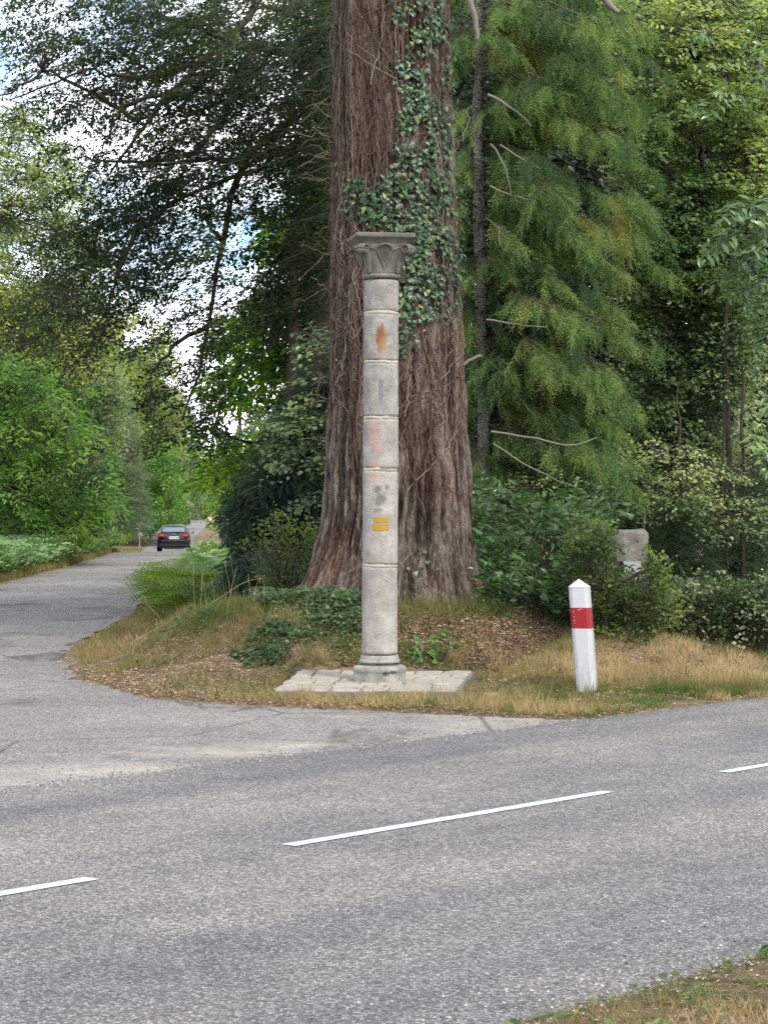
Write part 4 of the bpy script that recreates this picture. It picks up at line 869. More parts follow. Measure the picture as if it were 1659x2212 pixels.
for L_ in LIMB:
    q = np.array([PX(*k) for k in L_]); t = np.linspace(0, len(q) - 1, 16); pp = np.stack([np.interp(t, np.arange(len(q)), q[:, k]) for k in range(3)], -1); pp[1:-1] += rng.normal(0, .02, (14, 3))
    r0 = {0: .11, 1: .07, 3: .07, 5: .065, 4: .06}.get(LIMB.index(L_), .042); tubes(A, pp, np.linspace(r0, r0 * .25, 16), 8)
    if LIMB.index(L_) in (0, 4, 7, 12): tubes(A, np.array([[bx + .1, by, q[0][2] - .5], q[0]]), np.array([r0 * 1.5, r0]), 8)
A.obj('limbs', M['twig'], beech, smooth=True)
allp = np.concatenate([np.array([PX(*k) for k in np.array(L_, float)]) for L_ in LIMB]); dist = np.linalg.norm(O[:, None] - allp[None], axis=2); nr = allp[np.argmin(dist, 1)]; m_ = dist.min(1) < 1.1
A = Acc(); tubes(A, polyline(nr[m_], O[m_], 6, .06, .03), np.linspace(.009, .004, 6)[None], 3)
Dn = unit(D); t = np.linspace(-.5, .45, 4)[None, :, None]; tubes(A, O[:, None] + Dn[:, None] * t * Ls[:, None, None], np.linspace(.005, .002, 4)[None], 3); tag(A.obj('twigs', M['twig'], beech), kind='stuff')

# ---- right of the side road, behind the beech
veg('chestnut_tree', 'leafy chestnut with bright backlit leaves between the sky gap and the giant trunk', 'tree', (-1.6, 47), [(560,560),(600,400),(650,330),(800,330),(800,1000),(560,1090),(440,1120),(425,1040),(445,960),(425,900),(440,830),(470,740),(520,620)],
    (42, 49), 640, LANCEF, M['chestnut_mid'], .2, 16, (.5, 1.0), .28, (-.6, .1), .5, .25, .45, trunk=(.2, 9), dirx=-.5, wid=1.1, vbias=.12, gap=.40, gs=.010, seed=2, tw=.008)
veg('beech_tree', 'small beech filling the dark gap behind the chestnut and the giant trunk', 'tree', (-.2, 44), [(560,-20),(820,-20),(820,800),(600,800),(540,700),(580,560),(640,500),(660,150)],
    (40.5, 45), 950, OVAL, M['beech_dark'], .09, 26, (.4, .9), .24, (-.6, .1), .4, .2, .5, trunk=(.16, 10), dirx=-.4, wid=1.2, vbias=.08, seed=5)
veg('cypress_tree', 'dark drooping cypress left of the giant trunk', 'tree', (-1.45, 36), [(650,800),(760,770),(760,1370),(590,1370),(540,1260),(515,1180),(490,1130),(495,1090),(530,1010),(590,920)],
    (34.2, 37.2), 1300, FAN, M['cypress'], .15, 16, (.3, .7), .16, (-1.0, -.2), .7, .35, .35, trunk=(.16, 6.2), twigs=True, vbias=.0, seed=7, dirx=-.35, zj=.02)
veg('beech_sapling', 'low grey green beech spray spreading in front of the dark cypress', 'sapling', (-.75, 31.5), [(545,905),(640,875),(740,880),(740,1010),(640,1000),(600,1010),(560,960)],
    (31, 32.6), 46, OVAL, M['beech_mid'], .085, 26, (.5, .9), .22, (-.35, .05), .35, .15, .3, trunk=(.05, 3.2), dirx=-.8, wid=1.2, vbias=-.18, seed=9, nb=10)
veg('beech_sapling', 'thin beech spray touching the left side of the giant trunk below the ivy stems', 'sapling', (-.55, 31.2), [(640,700),(740,690),(740,790),(690,800),(620,1050),(720,1040),(735,1100),(650,1100)],
    (30.8, 32), 26, OVAL, M['beech_mid'], .08, 22, (.4, .8), .2, (-.35, .05), .35, .15, .3, trunk=(.04, 3.4), dirx=-.8, wid=1.2, vbias=-.2, seed=10, nb=8)
veg('hawthorn_bush', 'yellow green bush between the dark cypress and the left flank of the giant trunk', 'bush', (-1.3, 28.5), [(560,1130),(620,1105),(690,1150),(680,1240),(640,1330),(560,1340),(555,1240)],
    (27.9, 29.3), 95, OVAL, M['hawthorn'], .05, 26, (.25, .55), .13, (-.2, .7), .3, .1, .5, trunk=(0, 1), wid=1.1, gap=.38, gs=.03, seed=11, out=.6, vbias=.15)
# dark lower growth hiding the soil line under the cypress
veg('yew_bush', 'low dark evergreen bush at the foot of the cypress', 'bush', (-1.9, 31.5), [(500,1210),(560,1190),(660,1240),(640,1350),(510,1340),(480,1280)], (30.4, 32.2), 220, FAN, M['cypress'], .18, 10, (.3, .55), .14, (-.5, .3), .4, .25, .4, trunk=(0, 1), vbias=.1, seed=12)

# ---- right side: spruce with speckled trunk
SPX, SPY = 1.30, 30.0
spruce = empty('spruce_tree', (SPX, SPY, float(ground(SPX, SPY)) - .05), 'drooping spruce with a pale speckled trunk just right of the giant trunk', 'tree')
A = Acc(); tp = np.array([PX(1052, 1300, SPY), PX(1046, 1000, SPY), PX(1042, 760, SPY), PX(1038, 560, SPY), PX(1033, 380, SPY), PX(1033, 200, SPY), PX(1036, 60, SPY), PX(1034, -120, SPY)]); t = np.linspace(0, 7, 40)
tpp = np.stack([np.interp(t, np.arange(8), tp[:, k]) for k in range(3)], -1); tpp[:, 0] += .012 * np.sin(t * 5); tubes(A, tpp, np.linspace(.088, .058, 40), 16); A.obj('trunk', M['bark_pale'], spruce, smooth=True)
sp_poly = [(975,-40),(1400,-40),(1440,120),(1400,330),(1440,480),(1430,640),(1390,760),(1370,900),(1350,1000),(1240,1080),(1010,1060),(985,900),(975,500)]
NB = 165; bb0 = []; bb1 = []; brad = []
by_ = np.linspace(-90, 960, NB) + rng.normal(0, 26, NB)
for k, yy in enumerate(by_):
    z0 = CAMZ - (yy - HY) / FPX * SPY; az = rng.uniform(-2.75, .45) if k % 2 else rng.uniform(-1.2, .35); Lb = rng.uniform(.9, 2.6) * (1.0 if math.cos(az) > -.2 else .5); x0 = np.interp(z0, tpp[:, 2], tpp[:, 0])
    bb0.append([x0, SPY, z0]); bb1.append([x0 + Lb * math.cos(az), SPY + Lb * math.sin(az) * .75, z0 - rng.uniform(.25, .75) * Lb * .55]); brad.append(rng.uniform(.009, .017))
bb0, bb1 = np.array(bb0), np.array(bb1); BP = polyline(bb0, bb1, 12, .09, .012); BR = np.array(brad)[:, None] * np.linspace(1.1, .35, 12)[None]
for k in range(NB):
    A = Acc(); tubes(A, BP[k], BR[k] * .8, 5, rng.random()); A.obj('branch', M['bark_dark'] if k % 7 else M['twig_pale'], spruce, smooth=True)
# side twigs along each branch, then hanging needle tassels
nside = 30; u = rng.uniform(.1, 1, (NB, nside)); idx = u * 11; i0 = np.clip(idx.astype(int), 0, 10); fr = (idx - i0)[..., None]
q0 = np.take_along_axis(BP, i0[..., None].repeat(3, -1), 1) * (1 - fr) + np.take_along_axis(BP, (i0 + 1)[..., None].repeat(3, -1), 1) * fr
bd = unit(bb1 - bb0)[:, None].repeat(nside, 1); sdx = unit(np.cross(bd, [0, 0, 1.])) * rng.choice([-1., 1.], (NB, nside, 1))
sd2 = unit(bd * .55 + sdx * .8 + np.array([0, 0, -.15])); sl = rng.uniform(.2, .6, (NB, nside, 1)) * (1.1 - .5 * u[..., None]); q1 = q0 + sd2 * sl - np.array([0, 0, 1]) * sl * .45
keep = fbm(q1[..., 0] * 1.3, q1[..., 1] * 1.3, q1[..., 2] * 1.3, s=31, o=2) > .38
slot = (np.abs(q1[..., 0] - 1.25) < .13) & (q1[..., 1] < SPY + .1) & (q1[..., 2] > 3.7); slot |= (np.abs(q0[..., 0] - 1.25) < .10) & (q0[..., 1] < SPY - .1) & (q0[..., 2] > 3.7); keep &= ~slot
q0f, q1f = q0[keep], q1[keep]; A = Acc(); tubes(A, polyline(q0f, q1f, 3, .1, .02), np.linspace(.006, .003, 3)[None], 3, rng.random(len(q0f))); tag(A.obj('side_twigs', M['bark_dark'], spruce), kind='stuff')
nt_ = 10; u2 = rng.uniform(.05, 1.05, (len(q0f), nt_, 1)); hp = q0f[:, None] + (q1f - q0f)[:, None] * u2; hp[..., 2] += (.1 * 4 * u2 * (1 - u2))[..., 0] * .3
hd = unit((q1f - q0f)[:, None] * .9 + rng.normal(0, .22, hp.shape) + np.array([0, 0, -.42])); hl = rng.uniform(.12, .30, (len(q0f), nt_))
hp, hd, hl = hp.reshape(-1, 3), hd.reshape(-1, 3), hl.ravel(); cvar = np.repeat(fbm(q0f[:, 0] * 2, q0f[:, 1] * 2, q0f[:, 2] * 2, s=35, o=3), nt_)
A = Acc(); scatter(A, NEEDLE, hp, hd, rng.normal(0, 1, hp.shape) + np.array([0, -.6, .6]), hl, 1.0, np.clip(.45 + (cvar - .5) * 1.8 + rng.normal(0, .12, len(hp)), 0, 1)); A.obj('crown', M['spruce'], spruce)
# bare dead boughs
for L_, r0 in (([(1012,-10),(1022,25),(1030,60),(1031,82)], .05), ([(1302,-8),(1320,12),(1336,27)], .055), ([(1055,203),(1090,222),(1120,242),(1146,270)], .02), ([(1058,400),(1090,415),(1125,425),(1160,440)], .014),
               ([(1042,768),(1015,775),(990,800),(975,815)], .025), ([(1060,310),(1085,345),(1096,372),(1104,420)], .014), ([(1080,312),(1125,340),(1170,365)], .013), ([(1060,930),(1150,945),(1230,965),(1290,945)], .016),
               ([(1065,960),(1130,1000),(1190,1030),(1260,1060)], .012), ([(1050,690),(1110,700),(1180,706)], .014)):
    q = np.array([PX(a, b, SPY - 1.2 - .3 * (r0 > .04)) for a, b in L_]); t = np.linspace(0, len(q) - 1, 9); pp = np.stack([np.interp(t, np.arange(len(q)), q[:, k]) for k in range(3)], -1); A = Acc(); tubes(A, pp + rng.normal(0, .006, pp.shape), np.linspace(r0, r0 * .55, 9), 6, .9); A.obj('dead_bough', M['twig_pale'], spruce, smooth=True)

# ---- right side: beeches, chestnut cluster, saplings
veg('beech_tree', 'yellow green beech with layered sprays in the upper right corner', 'tree', (4.7, 34.5), [(1330,-30),(1690,-30),(1690,480),(1580,520),(1540,620),(1430,600),(1360,480),(1340,200)],
    (32, 35.5), 1500, OVAL, M['beech_yellow'], .08, 30, (.45, 1.0), .2, (-.35, .15), .45, .15, .4, trunk=(.11, 10.5), bark='bark_pale', dirx=-.5, wid=1.15, gap=.37, gs=.012, seed=21, lean=(.2, 0))
veg('beech_tree', 'grey green beech with flat drooping sprays right of the spruce', 'tree', (4.35, 35.8), [(1340,420),(1420,400),(1560,480),(1640,620),(1620,800),(1600,1000),(1520,1080),(1380,1120),(1320,1000),(1340,700),(1290,500)],
    (32.5, 36), 1500, OVAL, M['beech_mid'], .08, 28, (.45, 1.0), .2, (-.5, .0), .45, .15, .4, trunk=(.13, 9), bark='bark_pale', dirx=.35, wid=1.15, gap=.36, gs=.013, seed=22, vbias=.05)
veg('chestnut_tree', 'chestnut branch with large drooping blue green leaves at the right edge', 'tree', (5.6, 31.6), [(1540,520),(1580,440),(1680,410),(1690,760),(1640,700),(1600,640),(1545,600)],
    (29.8, 31.2), 74, LANCE, M['chestnut_dark'], .17, 12, (.3, .6), .1, (-.5, -.05), .6, .35, .35, trunk=(.09, 6), dirx=-.6, seed=23, nobj=290, wid=1.15, nb=10, spread=1.1)
veg('chestnut_tree', 'young chestnut with scattered broad leaves under the yellow beech', 'tree', (4.9, 32.6), [(1500,60),(1680,60),(1690,260),(1600,230),(1540,330),(1500,300)],
    (30.9, 32), 22, LANCE, M['chestnut_dark'], .15, 8, (.3, .5), .1, (-.5, .1), .5, .3, .35, trunk=(.05, 8), seed=24, dirx=-.4, wid=1.2, nb=8, spread=1.1, vbias=.15)
veg('chestnut_sapling', 'hanging bright leaf clump halfway up at the right edge', 'sapling', (4.9, 31.2), [(1600,880),(1690,870),(1690,1010),(1640,1000)],
    (30, 31), 16, LANCE, M['chestnut_dark'], .15, 12, (.3, .5), .12, (-.9, -.2), .5, .35, .35, trunk=(.04, 3.5), seed=25, dirx=-.4, wid=1.1, nb=5, vbias=.2)
veg('beech_sapling', 'beech sapling reaching right over the dark gap beside the pillar', 'sapling', (3.5, 30.6), [(1330,960),(1480,960),(1600,1010),(1620,1080),(1500,1110),(1400,1130),(1300,1080)],
    (29.4, 31), 100, OVAL, M['beech_mid'], .06, 24, (.35, .75), .14, (-.3, .1), .4, .12, .35, trunk=(.03, 1.5), bark='bark_pale', dirx=.6, seed=26, nb=12, gap=.42, gs=.02)
for args in (('young_fir', 'young dark fir with flat tiers right of the pillar', (4.0, 31), [(1440,1080),(1500,1060),(1540,1200),(1560,1290),(1400,1290),(1420,1180)], 31, 260),
             ('young_fir', 'young fir at the right edge behind the brambles', (4.75, 31.8), [(1560,1040),(1660,980),(1690,1000),(1690,1310),(1540,1300),(1570,1160)], 32, 300),
             ('young_fir', 'young fir in deep shade behind the pillar top', (3.4, 32.5), [(1290,1060),(1400,1040),(1450,1130),(1440,1250),(1290,1260)], 33, 260)):
    veg(args[0], args[1], 'tree', args[2], args[3], (args[4] - 1, args[4] + 1), args[5], FIRT, M['fir_dark'], .2, 14, (.35, .8), .16, (-.35, .05), .3, .2, .3, trunk=(.035, 3.2), seed=int(args[5]), nb=16, wid=.9)
veg('laurel_bush', 'dense laurel bush with long shiny leaves at the right foot of the giant trunk', 'bush', (1.95, 27.2), [(1020,1060),(1100,1020),(1180,1090),(1290,1090),(1330,1130),(1300,1240),(1220,1300),(1120,1320),(1060,1300),(1030,1200)],
    (26.3, 28.2), 190, LANCE, M['laurel'], .135, 11, (.35, .7), .09, (.0, .9), .35, .1, .5, trunk=(0, 1), seed=31, nobj=295, wid=1.15, nb=26, out=.7, spread=.9, tw=.005, gap=.33, gs=.02)
veg('laurel_bush', 'second shrub layer with narrow leaves between the laurel and the marker post', 'bush', (2.1, 26.0), [(1040,1230),(1230,1210),(1350,1230),(1330,1330),(1200,1330),(1060,1330)],
    (25.3, 26.8), 130, LANCE, M['laurel'], .11, 13, (.3, .55), .1, (.0, .9), .35, .1, .6, trunk=(0, 1), seed=32, wid=1.1, nb=16, out=.7, vbias=-.18)
veg('hawthorn_bush', 'small leaved shrub growing over the stone pillar', 'bush', (2.6, 25.2), [(1235,1160),(1290,1120),(1330,1185),(1345,1215),(1345,1265),(1400,1265),(1395,1180),(1430,1220),(1445,1330),(1400,1395),(1320,1400),(1270,1340),(1240,1250)],
    (24.4, 26.0), 330, OVAL, M['hawthorn'], .05, 26, (.22, .5), .11, (-.1, .8), .4, .1, .5, trunk=(0, 1), wid=1.2, seed=33, nb=26, out=.7, vbias=.02)
veg('bramble_thicket', 'low bramble and shrub thicket along the top of the right bank', 'bush', (3.7, 26.6), [(1390,1290),(1480,1250),(1600,1260),(1690,1240),(1690,1370),(1560,1375),(1400,1370)],
    (25.4, 27.6), 380, OVAL, M['bramble'], .055, 24, (.25, .55), .14, (-.1, .7), .4, .1, .55, trunk=(0, 1), wid=1.3, seed=34, nb=40, out=.5)
veg('bramble_thicket', 'yellowing bramble leaves at the right edge of the bank', 'bush', (4.35, 25.6), [(1590,1310),(1690,1290),(1690,1380),(1600,1375)],
    (25.2, 26.0), 26, OVAL, M['bramble'], .055, 20, (.2, .4), .12, (0, .6), .4, .1, .55, trunk=(0, 1), wid=1.3, seed=35, nb=8, vbias=.38)
veg('holly_bush', 'dark leafy undergrowth between the laurel and the woodland, under the drooping spruce', 'bush', (1.9, 29.5), [(1000,1030),(1280,1010),(1330,1100),(1300,1230),(1020,1250)],
    (28.6, 31), 300, OVAL, M['beech_mid'], .06, 24, (.3, .7), .14, (-.3, .5), .3, .12, .5, trunk=(0, 1), wid=1.2, seed=38, nb=20, vbias=-.15)
veg('beech_sapling', 'slender beech sapling with flat sprays above the young firs at the right', 'sapling', (4.55, 30.2), [(1440,1080),(1560,1060),(1690,1080),(1690,1180),(1560,1160),(1450,1150)],
    (29.3, 30.9), 70, OVAL, M['beech_mid'], .065, 24, (.35, .8), .14, (-.3, .1), .4, .12, .35, trunk=(.015, 1.6), bark='bark_dark', dirx=.4, seed=39, nb=12, wid=1.1)
# small laurel shoot beside the column foot
veg('laurel_seedling', 'small dark green laurel seedling beside the foot of the column', 'plant', (.68, 23.95), [(900,1385),(960,1375),(985,1400),(965,1440),(905,1440)],
    (23.75, 24.1), 9, LANCE, M['laurel'], .12, 7, (.1, .2), .05, (.1, .9), .5, .1, .5, trunk=(0, 1), seed=36, nobj=60, wid=1.4, nb=6, vbias=-.2, out=.8)
# deep woodland behind
def wood(name, poly, Yr, n, leaf, mat, seed, vb=0.):
    x, y = sample_poly(poly, n); Y = rng.uniform(Yr[0], Yr[1], n); p = np.stack([(x - CX) / FPX * Y, Y, CAMZ - (y - HY) / FPX * Y], -1); p[:, 2] = np.maximum(p[:, 2], ground(p[:, 0], p[:, 1]))
    cl = fbm(p[:, 0] * .5, p[:, 1] * .3, p[:, 2] * .7, s=seed, o=3)
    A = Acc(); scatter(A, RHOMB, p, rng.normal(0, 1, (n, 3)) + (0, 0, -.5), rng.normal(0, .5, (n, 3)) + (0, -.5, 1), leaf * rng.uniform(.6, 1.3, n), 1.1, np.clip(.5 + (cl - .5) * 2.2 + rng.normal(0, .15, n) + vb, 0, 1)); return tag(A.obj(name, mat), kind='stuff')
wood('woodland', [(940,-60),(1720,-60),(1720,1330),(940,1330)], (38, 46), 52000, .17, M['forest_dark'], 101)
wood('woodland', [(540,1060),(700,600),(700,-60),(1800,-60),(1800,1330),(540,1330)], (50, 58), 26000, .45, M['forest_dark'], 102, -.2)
for k, (px_, Yt, rr, lab) in enumerate(((1602, 37, .07, 'thin pale trunk rising through the beech leaves near the right edge'), (1562, 38.5, .075, 'thin pale trunk in the dark gap left of the chestnut branch'), (1470, 40, .13, 'dark trunk deep in the woodland right of the spruce'), (1180, 41, .12, 'dark trunk deep in the woodland behind the spruce'), (1645, 41, .16, 'thick dark trunk deep in the shade at the right edge'))):
    b = PX(px_, 1300, Yt); gz = float(ground(b[0], Yt)); r_ = empty('woodland_tree', (b[0], Yt, gz), lab, 'tree')
    A = Acc(); tubes(A, polyline([[b[0], Yt, gz - .1]], [[b[0] + rng.normal(0, .25), Yt, 13]], 14, 0, .004), np.linspace(rr, rr * .6, 14)[None], 9); A.obj('trunk', M['bark_pale'] if k < 2 else M['bark_dark'], r_, smooth=True)
    n = 7000; z = rng.uniform(5, 14, n); a = rng.uniform(0, 2*np.pi, n); q = 1.6 * np.sqrt(rng.random(n)); p = np.stack([b[0] + q*np.cos(a), Yt + q*np.sin(a) * .7 + .8, z], -1)
    A = Acc(); scatter(A, RHOMB, p, rng.normal(0, 1, (n, 3)), rng.normal(0, .5, (n, 3)) + (0, 0, 1), rng.uniform(.06, .12, n), 1.2, rng.random(n)); A.obj('crown', M['forest_dark'], r_)

# ---- left row along the side road, from near to far
LT = [('beech_tree', 'yellow green beech at the left edge under the hanging branches', (-16.5, 88), [(-40,260),(60,215),(140,300),(190,420),(230,560),(250,700),(200,840),(-40,900)], (84, 92), 1500, RHOMB, 'far_yellow', .14, 26, (.8, 1.8), .5, 9),
      ('chestnut_tree', 'bright green sweet chestnut on the left roadside above the bracken', (-14.6, 84), [(-40,790),(20,760),(45,815),(95,780),(120,850),(175,830),(165,900),(215,930),(200,975),(250,1005),(240,1060),(262,1110),(230,1150),(-40,1150)], (79, 87), 950, LANCEF, 'chestnut_bright', .24, 16, (.8, 2.1), .4, 8),
      ('beech_tree', 'tall dusky beech behind the bright chestnut on the left', (-16, 106), [(60,700),(150,640),(240,700),(260,860),(250,1000),(200,960),(120,860)], (100, 110), 800, RHOMB, 'far_green', .17, 24, (.9, 1.9), .5, 12),
      ('fir_tree', 'dark fir standing right of the bright chestnut', (-15.6, 118), [(190,850),(225,760),(270,880),(300,1010),(310,1140),(250,1150),(240,1030)], (112, 121), 420, FIRT, 'far_fir', .5, 12, (.8, 1.7), .5, 12),
      ('beech_tree', 'yellowish tree with the highest top beside the sky gap', (-21.5, 174), [(220,760),(250,690),(300,672),(350,700),(375,790),(395,900),(380,1000),(300,1040),(250,950)], (165, 180), 1100, RHOMB, 'far_yellow', .24, 24, (1.2, 2.6), .7, 16),
      ('chestnut_tree', 'mid green bushy tree behind the road sign', (-19.6, 166), [(265,1020),(300,960),(350,940),(385,1010),(395,1110),(330,1150),(262,1150)], (161, 172), 600, RHOMB, 'chestnut_bright', .24, 22, (.9, 1.8), .5, 9),
      ('fir_tree', 'grey green conifer rising above the car', (-21.5, 205), [(355,860),(385,830),(405,920),(415,1040),(410,1110),(370,1110),(350,980)], (198, 212), 420, FIRT, 'far_fir', .8, 12, (1.3, 2.6), .7, 14),
      ('beech_tree', 'far tree closing the left side of the road beyond the car', (-27, 290), [(385,960),(410,930),(430,1010),(432,1100),(400,1118),(375,1080)], (280, 300), 330, RHOMB, 'far_green', .5, 20, (1.8, 3.4), 1.0, 16),
      ('beech_tree', 'pale distant tree at the end of the forest road', (-38, 470), [(400,1000),(430,975),(460,990),(480,1050),(475,1118),(400,1122)], (450, 480), 400, RHOMB, 'far_green', .8, 20, (3, 5.5), 1.8, 18),
      ('chestnut_tree', 'leafy tree on the right side of the road beyond the car', (-9.5, 150), [(445,1000),(520,930),(600,900),(600,1150),(470,1150),(458,1110),(450,1060)], (140, 155), 500, RHOMB, 'chestnut_mid', .26, 20, (1.2, 2.2), .6, 10)]
for k, (nm, lab, b, poly, Yr, ns_, tm, mt, lf, nl_, L_, Wd_, th_) in enumerate(LT):
    veg(nm, lab, 'tree', b, poly, Yr, ns_, tm, M[mt], lf, nl_, L_, Wd_, (-.5, .15), .4, .2, .45, gap=.36, gs=.022, trunk=(.22, th_), seed=200 + k, tw=.015, nb=14, twigs=Yr[0] < 120, group=None, zj=.06, wid=1.15)
wood('woodland', [(-60,700),(100,600),(220,740),(300,760),(370,860),(400,990),(405,1125),(330,1140),(-60,1150)], (170, 195), 16000, .8, M['far_green'], 103, -.25)
wood('woodland', [(370,1020),(440,1010),(600,1000),(600,1118),(370,1118)], (500, 540), 3000, 3.0, M['far_green'], 104, -.1)
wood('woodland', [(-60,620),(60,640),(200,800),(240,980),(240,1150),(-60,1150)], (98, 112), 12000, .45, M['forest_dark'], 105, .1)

# ------------------------------------------------------------------ bracken
def bracken(name, x, y, size, mat, tmpl, per=6):
    n = len(x); A = Acc(); z = ground(x, y)
    for _ in range(per):
        a = rng.uniform(0, 2 * np.pi, n); D = np.stack([np.cos(a), np.sin(a), rng.uniform(.5, 1.5, n)], -1); scatter(A, tmpl, np.stack([x, y, z - .05], -1) + rng.normal(0, .05, (n, 3)) * (1, 1, 0), D, np.stack([np.cos(a) * -.5, np.sin(a) * -.5, np.full(n, 1.)], -1) + rng.normal(0, .15, (n, 3)), size * rng.uniform(.7, 1.2, n), 1.2, np.clip(rng.normal(.5, .2, n), 0, 1))
    return tag(A.obj(name, mat), kind='stuff')
y = rng.uniform(52, 150, 1150); x = side_l(y) - .45 - rng.exponential(1.3, 1150); k = ~((y > 118) & (y < 156) & (x > -17.9)); x, y = x[k], y[k]; bracken('bracken', x, y, 1.5, M['bracken_pale'], FRONDL, 5)
y = rng.uniform(44, 118, 330); x = side_r(y) + .45 + rng.exponential(1.0, 330); bracken('bracken', x, y, .85, M['bracken_pale'], FRONDL)
y = rng.uniform(150, 420, 420); x = side_l(y) - 1.4 - rng.exponential(2.2, 420); bracken('bracken', x, y, 2.0, M['bracken'], FRONDL, 4)
fm = []
for k in range(5): A = Acc(); A.add(FROND[0], FROND[1], .12 + .19 * k); me = A.mesh('frond'); me.materials.append(M['bracken']); fm.append(me)
FP = [((385, 1262), 42.5, 1.0, 'fern of the clump with the longest fronds arching over the asphalt edge'), ((440, 1245), 42, .95, 'fern in the middle of the back row of the clump at the bend'), ((352, 1290), 41.5, .8, 'leftmost fern of the clump at the bend, touching the road edge'), ((395, 1275), 39.5, .95, 'tall bright fern in the middle of the clump at the bend'), ((425, 1300), 37.2, .95, 'lowest bright fern of the clump, nearest the dry grass'),
      ((455, 1270), 38.5, 1.0, 'fern of the clump under the dark cypress tips'), ((490, 1290), 36.2, .95, 'rightmost shaded fern of the clump below the cypress'), ((405, 1255), 44, .9, 'rear fern of the clump, below the pale roadside bracken'), ((380, 1310), 37.8, .7, 'small low fern in front of the clump by the road')]
for (pp_, Yf, sz, lab) in FP:
    X = (pp_[0] - CX) / FPX * Yf; gz = float(ground(X, Yf)); r_ = empty('fern_plant', (X, Yf, gz), lab, 'fern', 'bright green ferns at the bend of the side road')
    for q in range(9):
        o = bpy.data.objects.new('frond', fm[int(rng.integers(5))]); COL.objects.link(o); o.parent = r_; a = q / 9 * 2 * np.pi + rng.normal(0, .2); s = 1.7 * sz * rng.uniform(.75, 1.1)
        o.rotation_euler = (rng.uniform(.25, .75), rng.normal(0, .15), a); o.scale = (s * 1.15, s, s)

# ------------------------------------------------------------------ grass, litter, stones
BL1 = (np.array([(-.5, 0, 0), (.5, 0, 0), (0, 1, .15)]), np.array([(0,1,2)]))
BL = (np.array([(-.5, 0, 0), (.5, 0, 0), (.35, .55, .04), (-.35, .55, .04), (0, 1, .22)]), np.array([(0,1,2),(0,2,3),(3,2,4)]))
def grass(name, x, y, h, wd, var, lay=.5, mat='grass', bl=None):
    n = len(x); a = rng.uniform(0, 2*np.pi, n); D = np.stack([np.cos(a) * lay, np.sin(a) * lay, np.ones(n)], -1) + rng.normal(0, .15, (n, 3)); Z = ground(x, y) - .008
    A = Acc(); scatter(A, bl or BL1, np.stack([x, y, Z], -1), D, np.stack([rng.normal(0, .4, n), -np.ones(n), rng.normal(.2, .3, n)], -1), h, wd / h, np.clip(var, 0, 1)); return tag(A.obj(name, M[mat]), kind='stuff')
def tufts(name, x, y, per, h, wd, var, spread=.035, lay=.55, mat='grass'):      # clumps of blades leaning out from their own centre
    n = len(x); a = rng.uniform(0, 2*np.pi, (n, per)); q = spread * np.sqrt(rng.random((n, per))); X = (x[:, None] + q*np.cos(a)).ravel(); Yy = (y[:, None] + q*np.sin(a)).ravel()
    D = np.stack([np.cos(a) * lay * rng.uniform(.2, 1.3, (n, per)), np.sin(a) * lay * rng.uniform(.2, 1.3, (n, per)), np.ones((n, per))], -1).reshape(-1, 3); H = (h[:, None] * rng.uniform(.45, 1.15, (n, per))).ravel()
    A = Acc(); scatter(A, BL1, np.stack([X, Yy, ground(X, Yy) - .01], -1), D, np.stack([rng.normal(0, .6, n*per), -np.ones(n*per), rng.normal(.1, .3, n*per)], -1), H, wd / H, np.clip((var[:, None] + rng.normal(0, .13, (n, per))).ravel(), 0, 1)); return tag(A.obj(name, M[mat]), kind='stuff')
def region(n, x0, x1, y0, y1, dmin=.03):
    x = rng.uniform(x0, x1, n); y = rng.uniform(y0, y1, n); k = dout(x, y) > dmin
    inp = (x > -1.06) & (x < .97) & (y > 20.9) & (y < 23.7) & ~((y < 21.02) | (x < -1.0 + (y - 21) * .06)); k &= ~inp
    k &= main_off(x, y) > 0 if y0 > 12 else k
    return x[k], y[k]
x, y = region(150000, -4.6, 5.4, 19.1, 27.5); d = dout(x, y); o = main_off(x, y); dm_ = o - 2.95
nz = fbm(x * .9, y * .9, s=200, o=3); n2 = fbm(x * 3, y * 3, s=201, o=2)
right = x > 1.0
band = np.where((y < 24.6) & (x < -.85), 1.9, .75) + (nz - .5) * 2.2; gre = np.where(right, .36 + .26 * sm((dm_ - .8 + (nz - .5) * 3) / .9), np.where(d > band, .36, .72)) + (nz - .5) * 1.5 + (n2 - .5) * .6
gre = np.where((~right) & (x > -1.3) & (dm_ < 1.2), .72 + (nz - .5) * .5, gre); gre = gre + rng.normal(0, .12, len(x))
dens = np.where(right, 1, np.where(x < -.85, sm((d - band + .25) / .4) * .93 + .07, sm((d - .1) / .9) * .9 + .1)) * sm((n2 - .30) / .16); dens = np.where((np.abs(x - .2) < 1.6) & (y > 24.4), dens * .35, dens); kk = rng.random(len(x)) < dens
hh = np.where(right, .075, .06 + .06 * sm((d - .8) / 1.2)) * (.6 + .8 * nz); hh = np.where((x > -1.2) & (x < 1.1) & (y < 21.2), .10, hh)
grass('grass', x[kk], y[kk], (hh * rng.uniform(.5, 1.3, len(x)))[kk], .006, gre[kk], .75)
x, y = region(7500, -4.3, 5.2, 19.3, 27.3, .12); n1_ = fbm(x * 1.1, y * 1.1, s=240, o=3); n2_ = fbm(x * .7 + 9, y * .7, s=241, o=2); kk = (n1_ > .43) & ~((x < -.85) & (y < 24.4) & (dout(x, y) < 1.8)) & ~((np.abs(x - .25) < 1.3) & (y > 24.2) & (n1_ < .56))
tufts('grass_tufts', x[kk], y[kk], 15, (.07 + .32 * (n1_[kk] - .43)) * rng.uniform(.6, 1.5, kk.sum()), .0055, .5 + (n2_[kk] - .5) * 1.9)
